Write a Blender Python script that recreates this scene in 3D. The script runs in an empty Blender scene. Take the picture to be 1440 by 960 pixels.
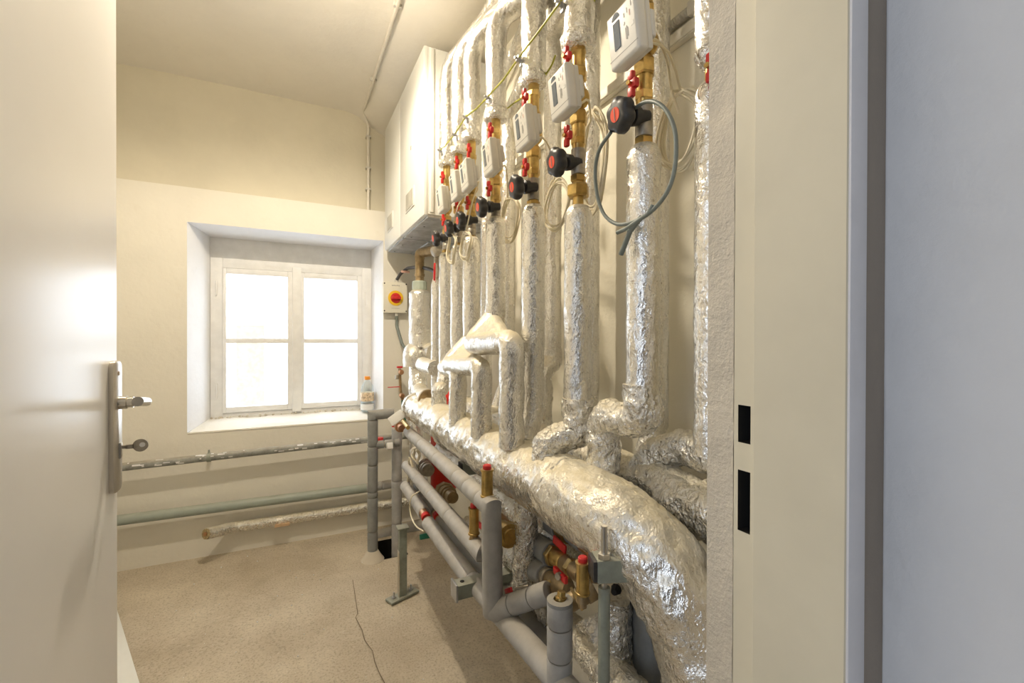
import bpy, bmesh, math, random
from mathutils import Vector, Matrix, Quaternion, noise

# ------------------------------------------------------------------ camera
FPX = 630.0
CAMLOC = Vector((0.0, 0.0, 1.17))
YAW = math.atan(312.0 / FPX)
PITCH = -0.005
ROLL = 0.0025
_F = Vector((math.sin(YAW) * math.cos(PITCH), math.cos(YAW) * math.cos(PITCH), math.sin(PITCH)))
_R = Vector((math.cos(YAW), -math.sin(YAW), 0))
_U = _R.cross(_F)
CR = (_R * math.cos(ROLL) + _U * math.sin(ROLL)).normalized()
CU = (_U * math.cos(ROLL) - _R * math.sin(ROLL)).normalized()
CF = _F.normalized()
scene = bpy.context.scene
COL = scene.collection
cam_d = bpy.data.cameras.new('camera')
cam_d.sensor_width = 36.0
cam_d.lens = FPX * 36.0 / 1440.0
cam_d.clip_start = 0.02
cam = bpy.data.objects.new('camera', cam_d)
COL.objects.link(cam)
cam.matrix_world = Matrix(((CR.x, CU.x, -CF.x, CAMLOC.x), (CR.y, CU.y, -CF.y, CAMLOC.y), (CR.z, CU.z, -CF.z, CAMLOC.z), (0, 0, 0, 1)))
scene.camera = cam

# ------------------------------------------------------------------ world and lights
world = bpy.data.worlds.new('world')
scene.world = world
world.use_nodes = True
wn = world.node_tree.nodes['Background']
wn.inputs[0].default_value = (0.86, 0.93, 1.0, 1)
wn.inputs[1].default_value = 4.6
scene.view_settings.view_transform = 'Standard'
scene.view_settings.look = 'None'
scene.view_settings.gamma = 1.0
scene.view_settings.use_curve_mapping = False
scene.view_settings.exposure = 0.30

def light(name, kind, loc, energy, color, size=0.2, target=None, size_y=None):
    d = bpy.data.lights.new(name, kind)
    d.energy = energy; d.color = color
    if kind == 'AREA':
        d.shape = 'RECTANGLE'; d.size = size; d.size_y = size_y or size
    else:
        d.shadow_soft_size = size
    o = bpy.data.objects.new(name, d); COL.objects.link(o); o.location = loc
    if target is not None:
        o.rotation_euler = (Vector(target) - Vector(loc)).to_track_quat('-Z', 'Y').to_euler()
    return o
# ceiling lamp of the boiler room, daylight of the window, added bluish fill in the corridor behind the camera
lamp_l = light('ceiling_lamp_light', 'SPOT', (0.04, 1.62, 2.44), 46.0, (1.0, 0.875, 0.69), 0.035)
lamp_l.data.spot_size = math.radians(174); lamp_l.data.spot_blend = 0.45
light('ceiling_lamp_globe_light', 'POINT', (0.04, 1.62, 2.44), 9.0, (1.0, 0.86, 0.66), 0.035)
light('corridor_fill_light', 'AREA', (-1.84, -0.45, 1.35), 23.0, (0.80, 0.88, 1.0), 1.3, (0.6, -0.1, 1.25), 2.0)  # added unseen fill for bluish corridor daylight; no window is built there
light('corridor_lamp', 'POINT', (0.0, -0.9, 2.3), 3.0, (1.0, 0.93, 0.80), 0.12)

# ------------------------------------------------------------------ projection helpers (1440 x 960 frame)
def ray(px, py):
    return CF + CR * ((px - 720.0) / FPX) + CU * ((480.0 - py) / FPX)
def PX(px, py, X):
    d = ray(px, py); return CAMLOC + d * ((X - CAMLOC.x) / d.x)
def PY(px, py, Y):
    d = ray(px, py); return CAMLOC + d * ((Y - CAMLOC.y) / d.y)
def PZ(px, py, Z):
    d = ray(px, py); return CAMLOC + d * ((Z - CAMLOC.z) / d.z)
def ZXY(py, x, y):       # height of a point above (x, y) seen at image row py
    lo, hi = -1.0, 4.0
    for _ in range(40):
        m = (lo + hi) / 2
        v = Vector((x, y, m)) - CAMLOC
        row = 480 - FPX * v.dot(CU) / v.dot(CF)
        if row > py: lo = m
        else: hi = m
    return (lo + hi) / 2
V = Vector

# ------------------------------------------------------------------ materials
def newmat(name):
    m = bpy.data.materials.new(name); m.use_nodes = True
    nt = m.node_tree
    return m, nt, nt.nodes['Principled BSDF']
def nd(nt, t, **k):
    n = nt.nodes.new(t)
    for a, b in k.items(): setattr(n, a, b)
    return n
def coord(nt, scale=(1, 1, 1)):
    tc = nd(nt, 'ShaderNodeNewGeometry'); mp = nd(nt, 'ShaderNodeMapping')
    mp.inputs['Scale'].default_value = scale
    nt.links.new(tc.outputs['Position'], mp.inputs['Vector'])
    return mp.outputs[0]
def noise_n(nt, vec, scale, detail=4, rough=0.6, dist=0.0):
    n = nd(nt, 'ShaderNodeTexNoise'); n.inputs['Scale'].default_value = scale
    n.inputs['Detail'].default_value = detail; n.inputs['Roughness'].default_value = rough
    n.inputs['Distortion'].default_value = dist
    nt.links.new(vec, n.inputs['Vector']); return n.outputs[0]
def ramp(nt, fac, stops):
    r = nd(nt, 'ShaderNodeValToRGB')
    while len(r.color_ramp.elements) < len(stops): r.color_ramp.elements.new(0.5)
    for e, (p, c) in zip(r.color_ramp.elements, stops):
        e.position = p; e.color = (*c, 1) if len(c) == 3 else c
    nt.links.new(fac, r.inputs[0]); return r.outputs[0]
def mixc(nt, fac, a, b):
    m = nd(nt, 'ShaderNodeMix', data_type='RGBA')
    for s, v in ((m.inputs[0], fac), (m.inputs[6], a), (m.inputs[7], b)):
        if isinstance(v, (int, float)): s.default_value = v
        elif isinstance(v, tuple): s.default_value = (*v, 1)
        else: nt.links.new(v, s)
    return m.outputs[2]
def bump(nt, h, strength, dist, prev=None):
    b = nd(nt, 'ShaderNodeBump'); b.inputs['Strength'].default_value = strength
    b.inputs['Distance'].default_value = dist
    nt.links.new(h, b.inputs['Height'])
    if prev is not None: nt.links.new(prev, b.inputs['Normal'])
    return b.outputs[0]

def simple(name, col, rough=0.5, metal=0.0, var=0.06, scale=30, bmp=0.0, bscale=200, dust=0.0, coat=0.0):
    m, nt, p = newmat(name)
    vec = coord(nt)
    n = noise_n(nt, vec, scale)
    dk = tuple(max(0, c * (1 - var * 2)) for c in col); lt = tuple(min(1, c * (1 + var)) for c in col)
    c = ramp(nt, n, [(0.3, dk), (0.7, lt)])
    if dust > 0:
        g = nd(nt, 'ShaderNodeNewGeometry'); s = nd(nt, 'ShaderNodeSeparateXYZ')
        nt.links.new(g.outputs['Normal'], s.inputs[0])
        d = ramp(nt, s.outputs[2], [(0.25, (0, 0, 0)), (0.95, (dust,) * 3)])
        c = mixc(nt, d, c, (0.52, 0.44, 0.31))
    nt.links.new(c, p.inputs['Base Color'])
    p.inputs['Roughness'].default_value = rough; p.inputs['Metallic'].default_value = metal
    p.inputs['Coat Weight'].default_value = coat
    if bmp > 0:
        nt.links.new(bump(nt, noise_n(nt, vec, bscale, 3), bmp, 0.002), p.inputs['Normal'])
    return m

def foil(name, crump=0.5, dustw=0.85, base=(0.84, 0.83, 0.80), rough=0.2):
    m, nt, p = newmat(name)
    vec = coord(nt)
    v2 = coord(nt, (1, 1, 0.45))
    mus = noise_n(nt, v2, 30, 5, 0.65, 1.2)
    nv = nd(nt, 'ShaderNodeTexNoise'); nv.inputs['Scale'].default_value = 40; nv.inputs['Detail'].default_value = 3
    nt.links.new(vec, nv.inputs['Vector'])
    sc = nd(nt, 'ShaderNodeVectorMath', operation='SCALE'); sc.inputs['Scale'].default_value = 0.03
    nt.links.new(nv.outputs[1], sc.inputs[0])
    ad = nd(nt, 'ShaderNodeVectorMath', operation='ADD'); nt.links.new(v2, ad.inputs[0]); nt.links.new(sc.outputs[0], ad.inputs[1])
    hs = []
    for scl in (62, 135):
        vor = nd(nt, 'ShaderNodeTexVoronoi', feature='F1'); vor.inputs['Scale'].default_value = scl
        nt.links.new(ad.outputs[0], vor.inputs['Vector']); hs.append(vor.outputs[0])
    fine = noise_n(nt, vec, 330, 2, 0.7)
    b1 = bump(nt, mus, crump, 0.010)
    b2 = bump(nt, hs[0], min(1, crump * 1.1), 0.0055, b1)
    b2 = bump(nt, hs[1], min(1, crump * 1.3), 0.0030, b2)
    b3 = bump(nt, fine, 0.5, 0.0016, b2)
    nt.links.new(b3, p.inputs['Normal'])
    g = nd(nt, 'ShaderNodeNewGeometry'); s = nd(nt, 'ShaderNodeSeparateXYZ')
    nt.links.new(g.outputs['Normal'], s.inputs[0])
    up = ramp(nt, s.outputs[2], [(0.30, (0, 0, 0)), (0.85, (1, 1, 1))])
    dn = noise_n(nt, vec, 14, 5, 0.7)
    dn2 = ramp(nt, dn, [(0.30, (0.35,) * 3), (0.62, (1, 1, 1))])
    mul = nd(nt, 'ShaderNodeMath', operation='MULTIPLY'); nt.links.new(up, mul.inputs[0]); nt.links.new(dn2, mul.inputs[1])
    mul2 = nd(nt, 'ShaderNodeMath', operation='MULTIPLY'); nt.links.new(mul.outputs[0], mul2.inputs[0]); mul2.inputs[1].default_value = dustw
    blot = ramp(nt, noise_n(nt, vec, 60, 4, 0.7), [(0.50, (0.0,) * 3), (0.72, (0.30,) * 3)])
    mx = nd(nt, 'ShaderNodeMath', operation='MAXIMUM'); nt.links.new(mul2.outputs[0], mx.inputs[0]); nt.links.new(blot, mx.inputs[1])
    d = mx.outputs[0]
    spot = ramp(nt, noise_n(nt, vec, 120, 4, 0.75), [(0.30, (1, 1, 1)), (0.43, (0, 0, 0))])
    b0 = mixc(nt, spot, base, (0.40, 0.36, 0.30))
    c = mixc(nt, d, b0, (0.76, 0.68, 0.49))
    nt.links.new(c, p.inputs['Base Color'])
    inv = nd(nt, 'ShaderNodeMath', operation='MULTIPLY_ADD'); nt.links.new(d, inv.inputs[0]); inv.inputs[1].default_value = -0.9; inv.inputs[2].default_value = 0.97
    nt.links.new(inv.outputs[0], p.inputs['Metallic'])
    ro = nd(nt, 'ShaderNodeMath', operation='MULTIPLY_ADD'); nt.links.new(d, ro.inputs[0]); ro.inputs[1].default_value = 0.45; ro.inputs[2].default_value = rough
    nt.links.new(ro.outputs[0], p.inputs['Roughness'])
    return m

def plaster(name, col, scale=3.0, bmp=0.25, var=0.05, rough=0.85, bscale=60, stain=None):
    m, nt, p = newmat(name)
    vec = coord(nt)
    n = noise_n(nt, vec, scale, 6, 0.6)
    c = ramp(nt, n, [(0.35, tuple(x * (1 - var) for x in col)), (0.65, tuple(min(1, x * (1 + var * .5)) for x in col))])
    if stain:
        st = ramp(nt, noise_n(nt, vec, 9, 8, 0.7), [(0.60, (0, 0, 0)), (0.78, (0.5, 0.5, 0.5))])
        c = mixc(nt, st, c, stain)
    nt.links.new(c, p.inputs['Base Color']); p.inputs['Roughness'].default_value = rough
    b1 = bump(nt, noise_n(nt, vec, bscale, 6, 0.6), bmp, 0.004)
    b2 = bump(nt, noise_n(nt, vec, 7, 3, 0.5), bmp, 0.02, b1)
    nt.links.new(b2, p.inputs['Normal'])
    return m

M = {}
M['wall'] = plaster('cream_wall_paint', (0.80, 0.77, 0.69), var=0.03, stain=(0.72, 0.67, 0.56))
M['wall_right'] = plaster('pale_yellow_wall_paint', (0.80, 0.76, 0.64), var=0.03)
M['ceiling'] = plaster('ceiling_paint', (0.79, 0.75, 0.67), var=0.04, stain=(0.70, 0.64, 0.54))
M['white_plaster'] = plaster('white_plaster', (0.84, 0.84, 0.85), var=0.04, bscale=45, stain=(0.70, 0.68, 0.66))
M['reveal'] = plaster('corridor_plaster', (0.76, 0.77, 0.80), var=0.05, bmp=0.3, bscale=50)
M['rough'] = plaster('rough_plaster', (0.66, 0.60, 0.50), var=0.10, bmp=0.9, bscale=170)
M['upper_wall'] = plaster('darker_yellow_upper_wall', (0.70, 0.655, 0.53), var=0.05)  # darker, yellower tone than the lower wall
M['dark_wall'] = plaster('darkened_corridor', (0.16, 0.14, 0.12), var=0.05)  # unseen corridor coloured dark so the foil reflects a dark streak
M['shade'] = plaster('painted_brown_shade', (0.33, 0.29, 0.25), var=0.08)  # shaded band beside the door frame, put into the colour
M['bead'] = simple('bead_blue_light_tint', (0.72, 0.72, 0.76), 0.4, var=0.02)  # blue-white tint carries the cool corridor light on the frame edge
M['floor'] = None
def concrete():
    m, nt, p = newmat('bare_concrete')
    vec = coord(nt)
    a = ramp(nt, noise_n(nt, vec, 2.2, 6, 0.6), [(0.3, (0.46, 0.385, 0.285)), (0.7, (0.69, 0.61, 0.48))])
    b = ramp(nt, noise_n(nt, vec, 130, 4, 0.75), [(0.30, (0.42, 0.40, 0.37)), (0.5, (0.95, 0.95, 0.95)), (0.8, (1.0, 1.0, 1.0))])
    mm = nd(nt, 'ShaderNodeMix', data_type='RGBA', blend_type='MULTIPLY'); mm.inputs[0].default_value = 0.8
    nt.links.new(a, mm.inputs[6]); nt.links.new(b, mm.inputs[7])
    spk = ramp(nt, noise_n(nt, vec, 45, 3, 0.5), [(0.66, (0, 0, 0)), (0.74, (0.35, 0.35, 0.35))])
    c = mixc(nt, spk, mm.outputs[2], (0.74, 0.68, 0.58))
    grim = ramp(nt, noise_n(nt, vec, 5.5, 7, 0.7), [(0.52, (0, 0, 0)), (0.75, (0.45, 0.45, 0.45))])
    c = mixc(nt, grim, c, (0.36, 0.29, 0.20))
    nt.links.new(c, p.inputs['Base Color']); p.inputs['Roughness'].default_value = 0.9
    b1 = bump(nt, noise_n(nt, vec, 110, 5, 0.7), 0.5, 0.004)
    nt.links.new(bump(nt, noise_n(nt, vec, 10, 4, 0.5), 0.35, 0.02, b1), p.inputs['Normal'])
    return m
M['floor'] = concrete()
M['foil'] = foil('aluminium_foil_wrap', 0.30, 0.8)
M['foil_crumple'] = foil('crumpled_foil_wrap', 0.75, 0.85, rough=0.26)
M['foil_dusty'] = foil('dusty_foil_wrap', 0.30, 1.0)
M['foam'] = simple('grey_foam_sleeve', (0.40, 0.40, 0.40), 0.62, var=0.10, scale=22, bmp=0.25, bscale=240, dust=0.35)
M['foam_dark'] = simple('dark_foam_sleeve', (0.27, 0.28, 0.28), 0.65, var=0.10, scale=22, bmp=0.25, bscale=240, dust=0.3)
M['grey_pipe'] = simple('grey_plastic_pipe', (0.30, 0.31, 0.29), 0.5, var=0.22, scale=26, dust=0.4)
M['green_pipe'] = simple('green_grey_painted_pipe', (0.33, 0.38, 0.34), 0.45, var=0.06, scale=12, dust=0.2)
M['brass'] = simple('brass', (0.60, 0.42, 0.15), 0.34, 0.92, var=0.18, scale=40, bmp=0.1, dust=0.25)
M['brass_dull'] = simple('dull_brass', (0.42, 0.31, 0.17), 0.5, 0.7, var=0.2, scale=40, bmp=0.2, dust=0.4)
M['copper'] = simple('copper', (0.55, 0.30, 0.16), 0.4, 0.85, var=0.15, scale=40, dust=0.2)
M['nickel'] = simple('dull_grey_steel_sleeve', (0.46, 0.42, 0.35), 0.45, 0.6, var=0.15, scale=60, bmp=0.2, dust=0.2)
M['red'] = simple('red_plastic', (0.66, 0.03, 0.03), 0.38, var=0.1, scale=60)
M['red_paint'] = simple('red_enamel', (0.70, 0.03, 0.02), 0.35, var=0.06, scale=12, coat=0.3)
M['orange_dial'] = simple('bright_red_dial', (0.90, 0.10, 0.05), 0.4, var=0.03)
M['black'] = simple('black_plastic', (0.035, 0.035, 0.038), 0.42, var=0.15, scale=60, dust=0.06)
M['void'] = simple('dark_hollow', (0.012, 0.011, 0.010), 0.9)
M['meter'] = simple('off_white_plastic', (0.78, 0.76, 0.70), 0.42, var=0.02, scale=30)
M['meter_back'] = simple('pale_grey_plastic', (0.70, 0.69, 0.64), 0.5, var=0.02, scale=30)
M['lcd'] = simple('lcd_glass', (0.22, 0.25, 0.28), 0.12, var=0.08, scale=50)
M['print'] = simple('grey_print', (0.40, 0.38, 0.35), 0.6, var=0.0)
M['print_red'] = simple('red_print', (0.70, 0.42, 0.34), 0.6, var=0.0)
M['cable'] = simple('cream_cable', (0.78, 0.71, 0.53), 0.5, var=0.04)
M['cable_grey'] = simple('grey_green_cable', (0.20, 0.23, 0.21), 0.45, var=0.05)
M['cable_black'] = simple('dark_cable', (0.07, 0.07, 0.075), 0.5, var=0.05)
M['earth'] = simple('yellow_green_earth_wire', (0.45, 0.46, 0.04), 0.4, var=0.25, scale=35)
M['enamel'] = simple('white_enamel', (0.82, 0.83, 0.80), 0.30, var=0.01, coat=0.2)
M['enamel_grey'] = simple('grey_window_panel', (0.46, 0.45, 0.40), 0.3, var=0.05)
M['zinc'] = simple('galvanised_sheet', (0.50, 0.51, 0.53), 0.42, 0.75, var=0.15, scale=18, bmp=0.1)
M['strut'] = simple('green_grey_steel', (0.30, 0.33, 0.29), 0.5, 0.3, var=0.12, scale=30, dust=0.25)
M['steel'] = simple('satin_steel', (0.62, 0.60, 0.56), 0.28, 1.0, var=0.04, scale=60)
M['plate'] = simple('bronze_tone_plate', (0.58, 0.55, 0.50), 0.34, 0.9, var=0.03)
M['frame_paint'] = simple('cream_gloss_frame_paint', (0.66, 0.61, 0.48), 0.42, var=0.03, scale=6, bmp=0.12, bscale=35)
M['door_paint'] = simple('cream_gloss_door_paint', (0.88, 0.86, 0.83), 0.28, var=0.015, scale=3, bmp=0.05, bscale=25)
M['window_paint'] = simple('white_window_paint', (0.84, 0.84, 0.83), 0.5, var=0.04, scale=14, bmp=0.25, bscale=45)
M['crack'] = simple('dark_crack', (0.16, 0.12, 0.08), 0.95)  # dark ribbon colour of the floor crack
M['conduit'] = simple('grey_conduit', (0.62, 0.60, 0.54), 0.5, var=0.04)
M['conduit_white'] = simple('painted_conduit', (0.74, 0.70, 0.61), 0.5, var=0.04)
M['yellow'] = simple('yellow_plastic', (0.90, 0.58, 0.04), 0.35, var=0.03)
M['box_cream'] = simple('cream_switch_box', (0.80, 0.77, 0.66), 0.4, var=0.02)
M['green_plastic'] = simple('dark_green_hose', (0.02, 0.16, 0.10), 0.4)
M['label'] = simple('bottle_label', (0.85, 0.62, 0.42), 0.5, var=0.3, scale=70)
M['label_white'] = simple('white_sticker', (0.82, 0.82, 0.80), 0.5, var=0.02)
M['orange'] = simple('orange_cap', (0.90, 0.33, 0.03), 0.4)
M['wood'] = simple('bare_wood_scrap', (0.62, 0.42, 0.25), 0.7, var=0.1)
M['pvc_nut'] = simple('grey_green_plastic_nut', (0.45, 0.50, 0.42), 0.45, var=0.04)
M['fluff'] = simple('mineral_wool', (0.42, 0.33, 0.18), 0.95, var=0.3, scale=90, bmp=0.9, bscale=160)
M['house'] = plaster('pale_house_render', (0.86, 0.86, 0.84), var=0.03)
M['beam'] = simple('timber_post_paint', (0.38, 0.32, 0.22), 0.8, var=0.1)
def glass(name, rough, col=(1, 1, 1)):
    m, nt, p = newmat(name)
    p.inputs['Base Color'].default_value = (*col, 1)
    p.inputs['Roughness'].default_value = rough
    p.inputs['IOR'].default_value = 1.45
    tr = nd(nt, 'ShaderNodeBsdfTransparent'); mixs = nd(nt, 'ShaderNodeMixShader')
    gl = nd(nt, 'ShaderNodeBsdfGlossy'); gl.inputs['Roughness'].default_value = rough
    tr.inputs[0].default_value = (*col, 1)
    dirt = ramp(nt, noise_n(nt, coord(nt), 14, 6, 0.7), [(0.4, (0.05,) * 3), (0.75, (0.16,) * 3)])
    nt.links.new(dirt, mixs.inputs[0])
    nt.links.new(tr.outputs[0], mixs.inputs[1]); nt.links.new(gl.outputs[0], mixs.inputs[2])
    nt.links.new(mixs.outputs[0], nt.nodes['Material Output'].inputs[0])
    return m
M['glass'] = glass('window_glass', 0.1, (0.97, 0.98, 1.0))
M['pet'] = glass('clear_bottle_plastic', 0.15, (0.90, 0.95, 0.97))

# ------------------------------------------------------------------ object helpers
ORG = {}
def finish(bm, name, mat, org, smooth=38):
    bmesh.ops.recalc_face_normals(bm, faces=bm.faces[:])
    me = bpy.data.meshes.new(name)
    bm.to_mesh(me); bm.free()
    me.transform(Matrix.Translation(-org))
    me.materials.append(M[mat] if isinstance(mat, str) else mat)
    if smooth:
        for p in me.polygons: p.use_smooth = True
        me.set_sharp_from_angle(angle=math.radians(smooth))
    return me
def obj(name, bm, mat, parent=None, smooth=38, label=None, org=None):
    if parent is not None: o0 = ORG[parent]
    elif org is not None: o0 = V(org)
    else:
        mn = V((1e9,) * 3); mx = V((-1e9,) * 3)
        for v in bm.verts:
            for i in range(3):
                mn[i] = min(mn[i], v.co[i]); mx[i] = max(mx[i], v.co[i])
        o0 = V(((mn.x + mx.x) / 2, (mn.y + mx.y) / 2, mn.z))
    me = finish(bm, name, mat, o0, smooth)
    o = bpy.data.objects.new(name, me); COL.objects.link(o)
    if parent is not None: o.parent = parent
    else: o.location = o0
    ORG[o] = o0
    if label: o['label'] = label
    return o
def tag(o, label, cat, group=None):
    o['label'] = label; o['category'] = cat
    if group: o['group'] = group
    return o
def thing(name, label, cat, loc, group=None):
    o = bpy.data.objects.new(name, None); COL.objects.link(o)
    o.empty_display_size = 0.05
    o.location = loc; ORG[o] = V(loc)
    return tag(o, label, cat, group)
def struct(name, bm, mat, parent=None, smooth=0, label=None):
    o = obj(name, bm, mat, parent, smooth, org=(0, 0, 0) if parent is None else None)
    if parent is None: o['kind'] = 'structure'
    if label: o['label'] = label
    return o

def sempty(name, parent=None):
    o = bpy.data.objects.new(name, None); COL.objects.link(o); ORG[o] = V((0, 0, 0)); o.empty_display_size = .05
    if parent is not None: o.parent = parent
    else: o['kind'] = 'structure'
    return o
# ------------------------------------------------------------------ mesh helpers
def B(): return bmesh.new()
def fillet(pts, bend, n=7):
    pts = [V(p) for p in pts]
    if bend <= 0 or len(pts) < 3: return pts
    out = [pts[0]]
    for i in range(1, len(pts) - 1):
        a, b, c = pts[i - 1], pts[i], pts[i + 1]
        d1 = (a - b); d2 = (c - b); l1 = d1.length; l2 = d2.length
        d1.normalize(); d2.normalize()
        ang = d1.angle(d2)
        if ang > math.pi - 0.03: out.append(b); continue
        t = min(bend / math.tan(ang / 2), l1 * 0.48, l2 * 0.48)
        p1 = b + d1 * t; p2 = b + d2 * t
        k = n
        for j in range(k + 1):
            u = j / k
            out.append(p1 * (1 - u) ** 2 + b * 2 * u * (1 - u) + p2 * u * u)
    out.append(pts[-1])
    return out
def smooth(pts, n=6):
    pts = [V(p) for p in pts]; q = [pts[0] * 2 - pts[1]] + pts + [pts[-1] * 2 - pts[-2]]; out = []
    for i in range(1, len(q) - 2):
        a, b, c, d = q[i - 1:i + 3]
        for k in range(n):
            t = k / n; out.append(.5 * ((2 * b) + (c - a) * t + (2 * a - 5 * b + 4 * c - d) * t * t + (3 * b - a - 3 * c + d) * t ** 3))
    out.append(pts[-1]); return out
def dens(pts, step):
    if not step: return pts
    out = [pts[0]]
    for a, b in zip(pts, pts[1:]):
        n = max(1, int(math.ceil((b - a).length / step)))
        for j in range(1, n + 1): out.append(a.lerp(b, j / n))
    return out
def tube(bm, pts, r, seg=16, bend=0.0, step=None, crump=0.0, cap=True, wall=0.0, seed=0.0, cf=1.0, squash=None):
    pts = dens(fillet(pts, bend), step)
    q = [pts[0]]
    for p in pts[1:]:
        if (p - q[-1]).length > 1e-5: q.append(p)
    pts = q; n = len(pts)
    ds = [(pts[i + 1] - pts[i]).normalized() for i in range(n - 1)]
    u = ds[0].orthogonal().normalized()
    if abs(ds[0].z) < 0.9: u = ds[0].cross(V((0, 0, 1))).normalized()
    L = [0.0]
    for i in range(1, n): L.append(L[-1] + (pts[i] - pts[i - 1]).length)
    rings = []
    for i in range(n):
        d = ds[min(i, n - 2)]
        if i > 0 and i < n - 1:
            rot = ds[i - 1].rotation_difference(ds[i]); nrm = (ds[i - 1] + ds[i]).normalized(); dd = ds[i - 1]
        else: rot = None; nrm = d; dd = d
        w = dd.cross(u).normalized()
        rr = r(L[i] / L[-1], L[i]) if callable(r) else r
        ring = []
        for k in range(seg):
            a = 2 * math.pi * k / seg
            off = u * math.cos(a) + w * math.sin(a)
            r2 = rr
            if crump:
                pp = (pts[i] + off * rr) * cf + V((seed, seed * 1.7, seed * 0.6))
                c1 = noise.noise(pp * 16); c2 = abs(noise.noise(pp * 38)); c3 = abs(noise.noise(pp * 85))
                r2 = rr + crump * (0.9 * c1 - 1.3 * c2 + 0.35 - 0.6 * c3)
            o = off * r2
            if abs(dd.dot(nrm)) > 0.2: o = o - dd * (o.dot(nrm) / dd.dot(nrm))
            ring.append(bm.verts.new(pts[i] + o))
        rings.append(ring)
        if rot is not None: u = rot @ u; u = (u - ds[i] * u.dot(ds[i])).normalized()
    for a, b in zip(rings, rings[1:]):
        for k in range(seg):
            bm.faces.new((a[k], a[(k + 1) % seg], b[(k + 1) % seg], b[k]))
    if wall > 0:
        for ring, c, d in ((rings[0], pts[0], ds[0]), (rings[-1], pts[-1], -ds[-1])):
            rr = r if not callable(r) else 0.03
            f = 1 - wall
            inn = [bm.verts.new(c + (v.co - c) * f) for v in ring]
            dp = [bm.verts.new(c + (v.co - c) * f + d * 0.015) for v in ring]
            for k in range(seg):
                bm.faces.new((ring[k], ring[(k + 1) % seg], inn[(k + 1) % seg], inn[k]))
                bm.faces.new((inn[k], inn[(k + 1) % seg], dp[(k + 1) % seg], dp[k]))
            bm.faces.new(dp)
    elif cap:
        for ring in (rings[0], rings[-1]):
            try: bm.faces.new(ring)
            except ValueError: pass
    return bm
def T(pts, r, **k):
    bm = B(); tube(bm, pts, r, **k); return bm
def lathe(bm, o, d, prof, seg=20, ref=None):
    """profile of (distance along d, radius[, sides])"""
    o = V(o); d = V(d).normalized()
    u = d.orthogonal().normalized() if ref is None else (V(ref) - d * d.dot(V(ref))).normalized()
    w = d.cross(u)
    prev = None; first = None
    for s, r in prof:
        ring = [bm.verts.new(o + d * s + (u * math.cos(2 * math.pi * k / seg) + w * math.sin(2 * math.pi * k / seg)) * max(r, 1e-5)) for k in range(seg)]
        if prev:
            for k in range(seg): bm.faces.new((prev[k], prev[(k + 1) % seg], ring[(k + 1) % seg], ring[k]))
        else: first = ring
        prev = ring
    bm.faces.new(first); bm.faces.new(prev)
    return bm
def LT(o, d, prof, seg=20, ref=None):
    return lathe(B(), o, d, prof, seg, ref)
def nut(bm, o, d, s0, s1, r, seg=6):
    c = (s1 - s0) * 0.12
    return lathe(bm, o, d, [(s0, r * 0.9), (s0 + c, r), (s1 - c, r), (s1, r * 0.9)], seg)
def box(bm, c, s, axes=None, bev=0.0, bs=2):
    t = bmesh.new(); bmesh.ops.create_cube(t, size=1.0)
    for v in t.verts: v.co = V((v.co.x * s[0], v.co.y * s[1], v.co.z * s[2]))
    if bev > 0: bmesh.ops.bevel(t, geom=t.edges[:], offset=bev, segments=bs, affect='EDGES', profile=0.6)
    c = V(c)
    if axes is not None: mt = Matrix((axes[0], axes[1], axes[2])).transposed()
    else: mt = Matrix.Identity(3)
    mp = {}
    for v in t.verts: mp[v] = bm.verts.new(mt @ v.co + c)
    for f in t.faces: bm.faces.new([mp[v] for v in f.verts])
    t.free(); return bm
def BX(c, s, axes=None, bev=0.0, bs=2): return box(B(), c, s, axes, bev, bs)
def BM(lo, hi, bev=0.0):
    lo = V(lo); hi = V(hi); return BX((lo + hi) / 2, (hi - lo), None, bev)
def prism(bm, poly, z0, z1):
    a = [bm.verts.new((x, y, z0)) for x, y in poly]; b = [bm.verts.new((x, y, z1)) for x, y in poly]
    n = len(poly)
    for i in range(n): bm.faces.new((a[i], a[(i + 1) % n], b[(i + 1) % n], b[i]))
    bm.faces.new(a); bm.faces.new(b); return bm
def quad(bm, *ps):
    bm.faces.new([bm.verts.new(V(p)) for p in ps]); return bm
def frame_axes(d, up=(0, 0, 1)):
    x = V(d).normalized(); y = V(up).cross(x).normalized(); z = x.cross(y); return (x, y, z)

# ================================================================== SETTING
CZ = 2.615           # flat ceiling
YB = 2.88            # lower (thicker) back wall
YU = 2.95            # upper back wall
XW = 0.86            # right wall
XL = -1.05           # left wall
# floor with a small pit
hx0, hx1, hy0, hy1 = 0.428, 0.575, 2.425, 2.66
bm = B()
xs = sorted(set([XL - .1, hx0, hx1, 1.0] + [XL + i * (1.0 - XL) / 26 for i in range(1, 26)]))
ys = sorted(set([-0.5, hy0, hy1, 3.3] + [-0.5 + i * 3.8 / 46 for i in range(1, 46)]))
grid = {}
for i, x in enumerate(xs):
    for j, y in enumerate(ys):
        near_hole = (abs(x - (hx0 + hx1) / 2) < 0.12 and abs(y - (hy0 + hy1) / 2) < 0.14)
        z = 0.0 if near_hole else 0.006 * noise.noise(V((x * 2.2, y * 2.2, 0))) - 0.002
        grid[i, j] = bm.verts.new((x, y, z))
for i in range(len(xs) - 1):
    for j in range(len(ys) - 1):
        if xs[i] >= hx0 - 1e-6 and xs[i + 1] <= hx1 + 1e-6 and ys[j] >= hy0 - 1e-6 and ys[j + 1] <= hy1 + 1e-6: continue
        bm.faces.new((grid[i, j], grid[i + 1, j], grid[i + 1, j + 1], grid[i, j + 1]))
floor = struct('floor', bm, 'floor', smooth=60)
bm = B()
c = [(hx0, hy0), (hx1, hy0), (hx1, hy1), (hx0, hy1)]
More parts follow.
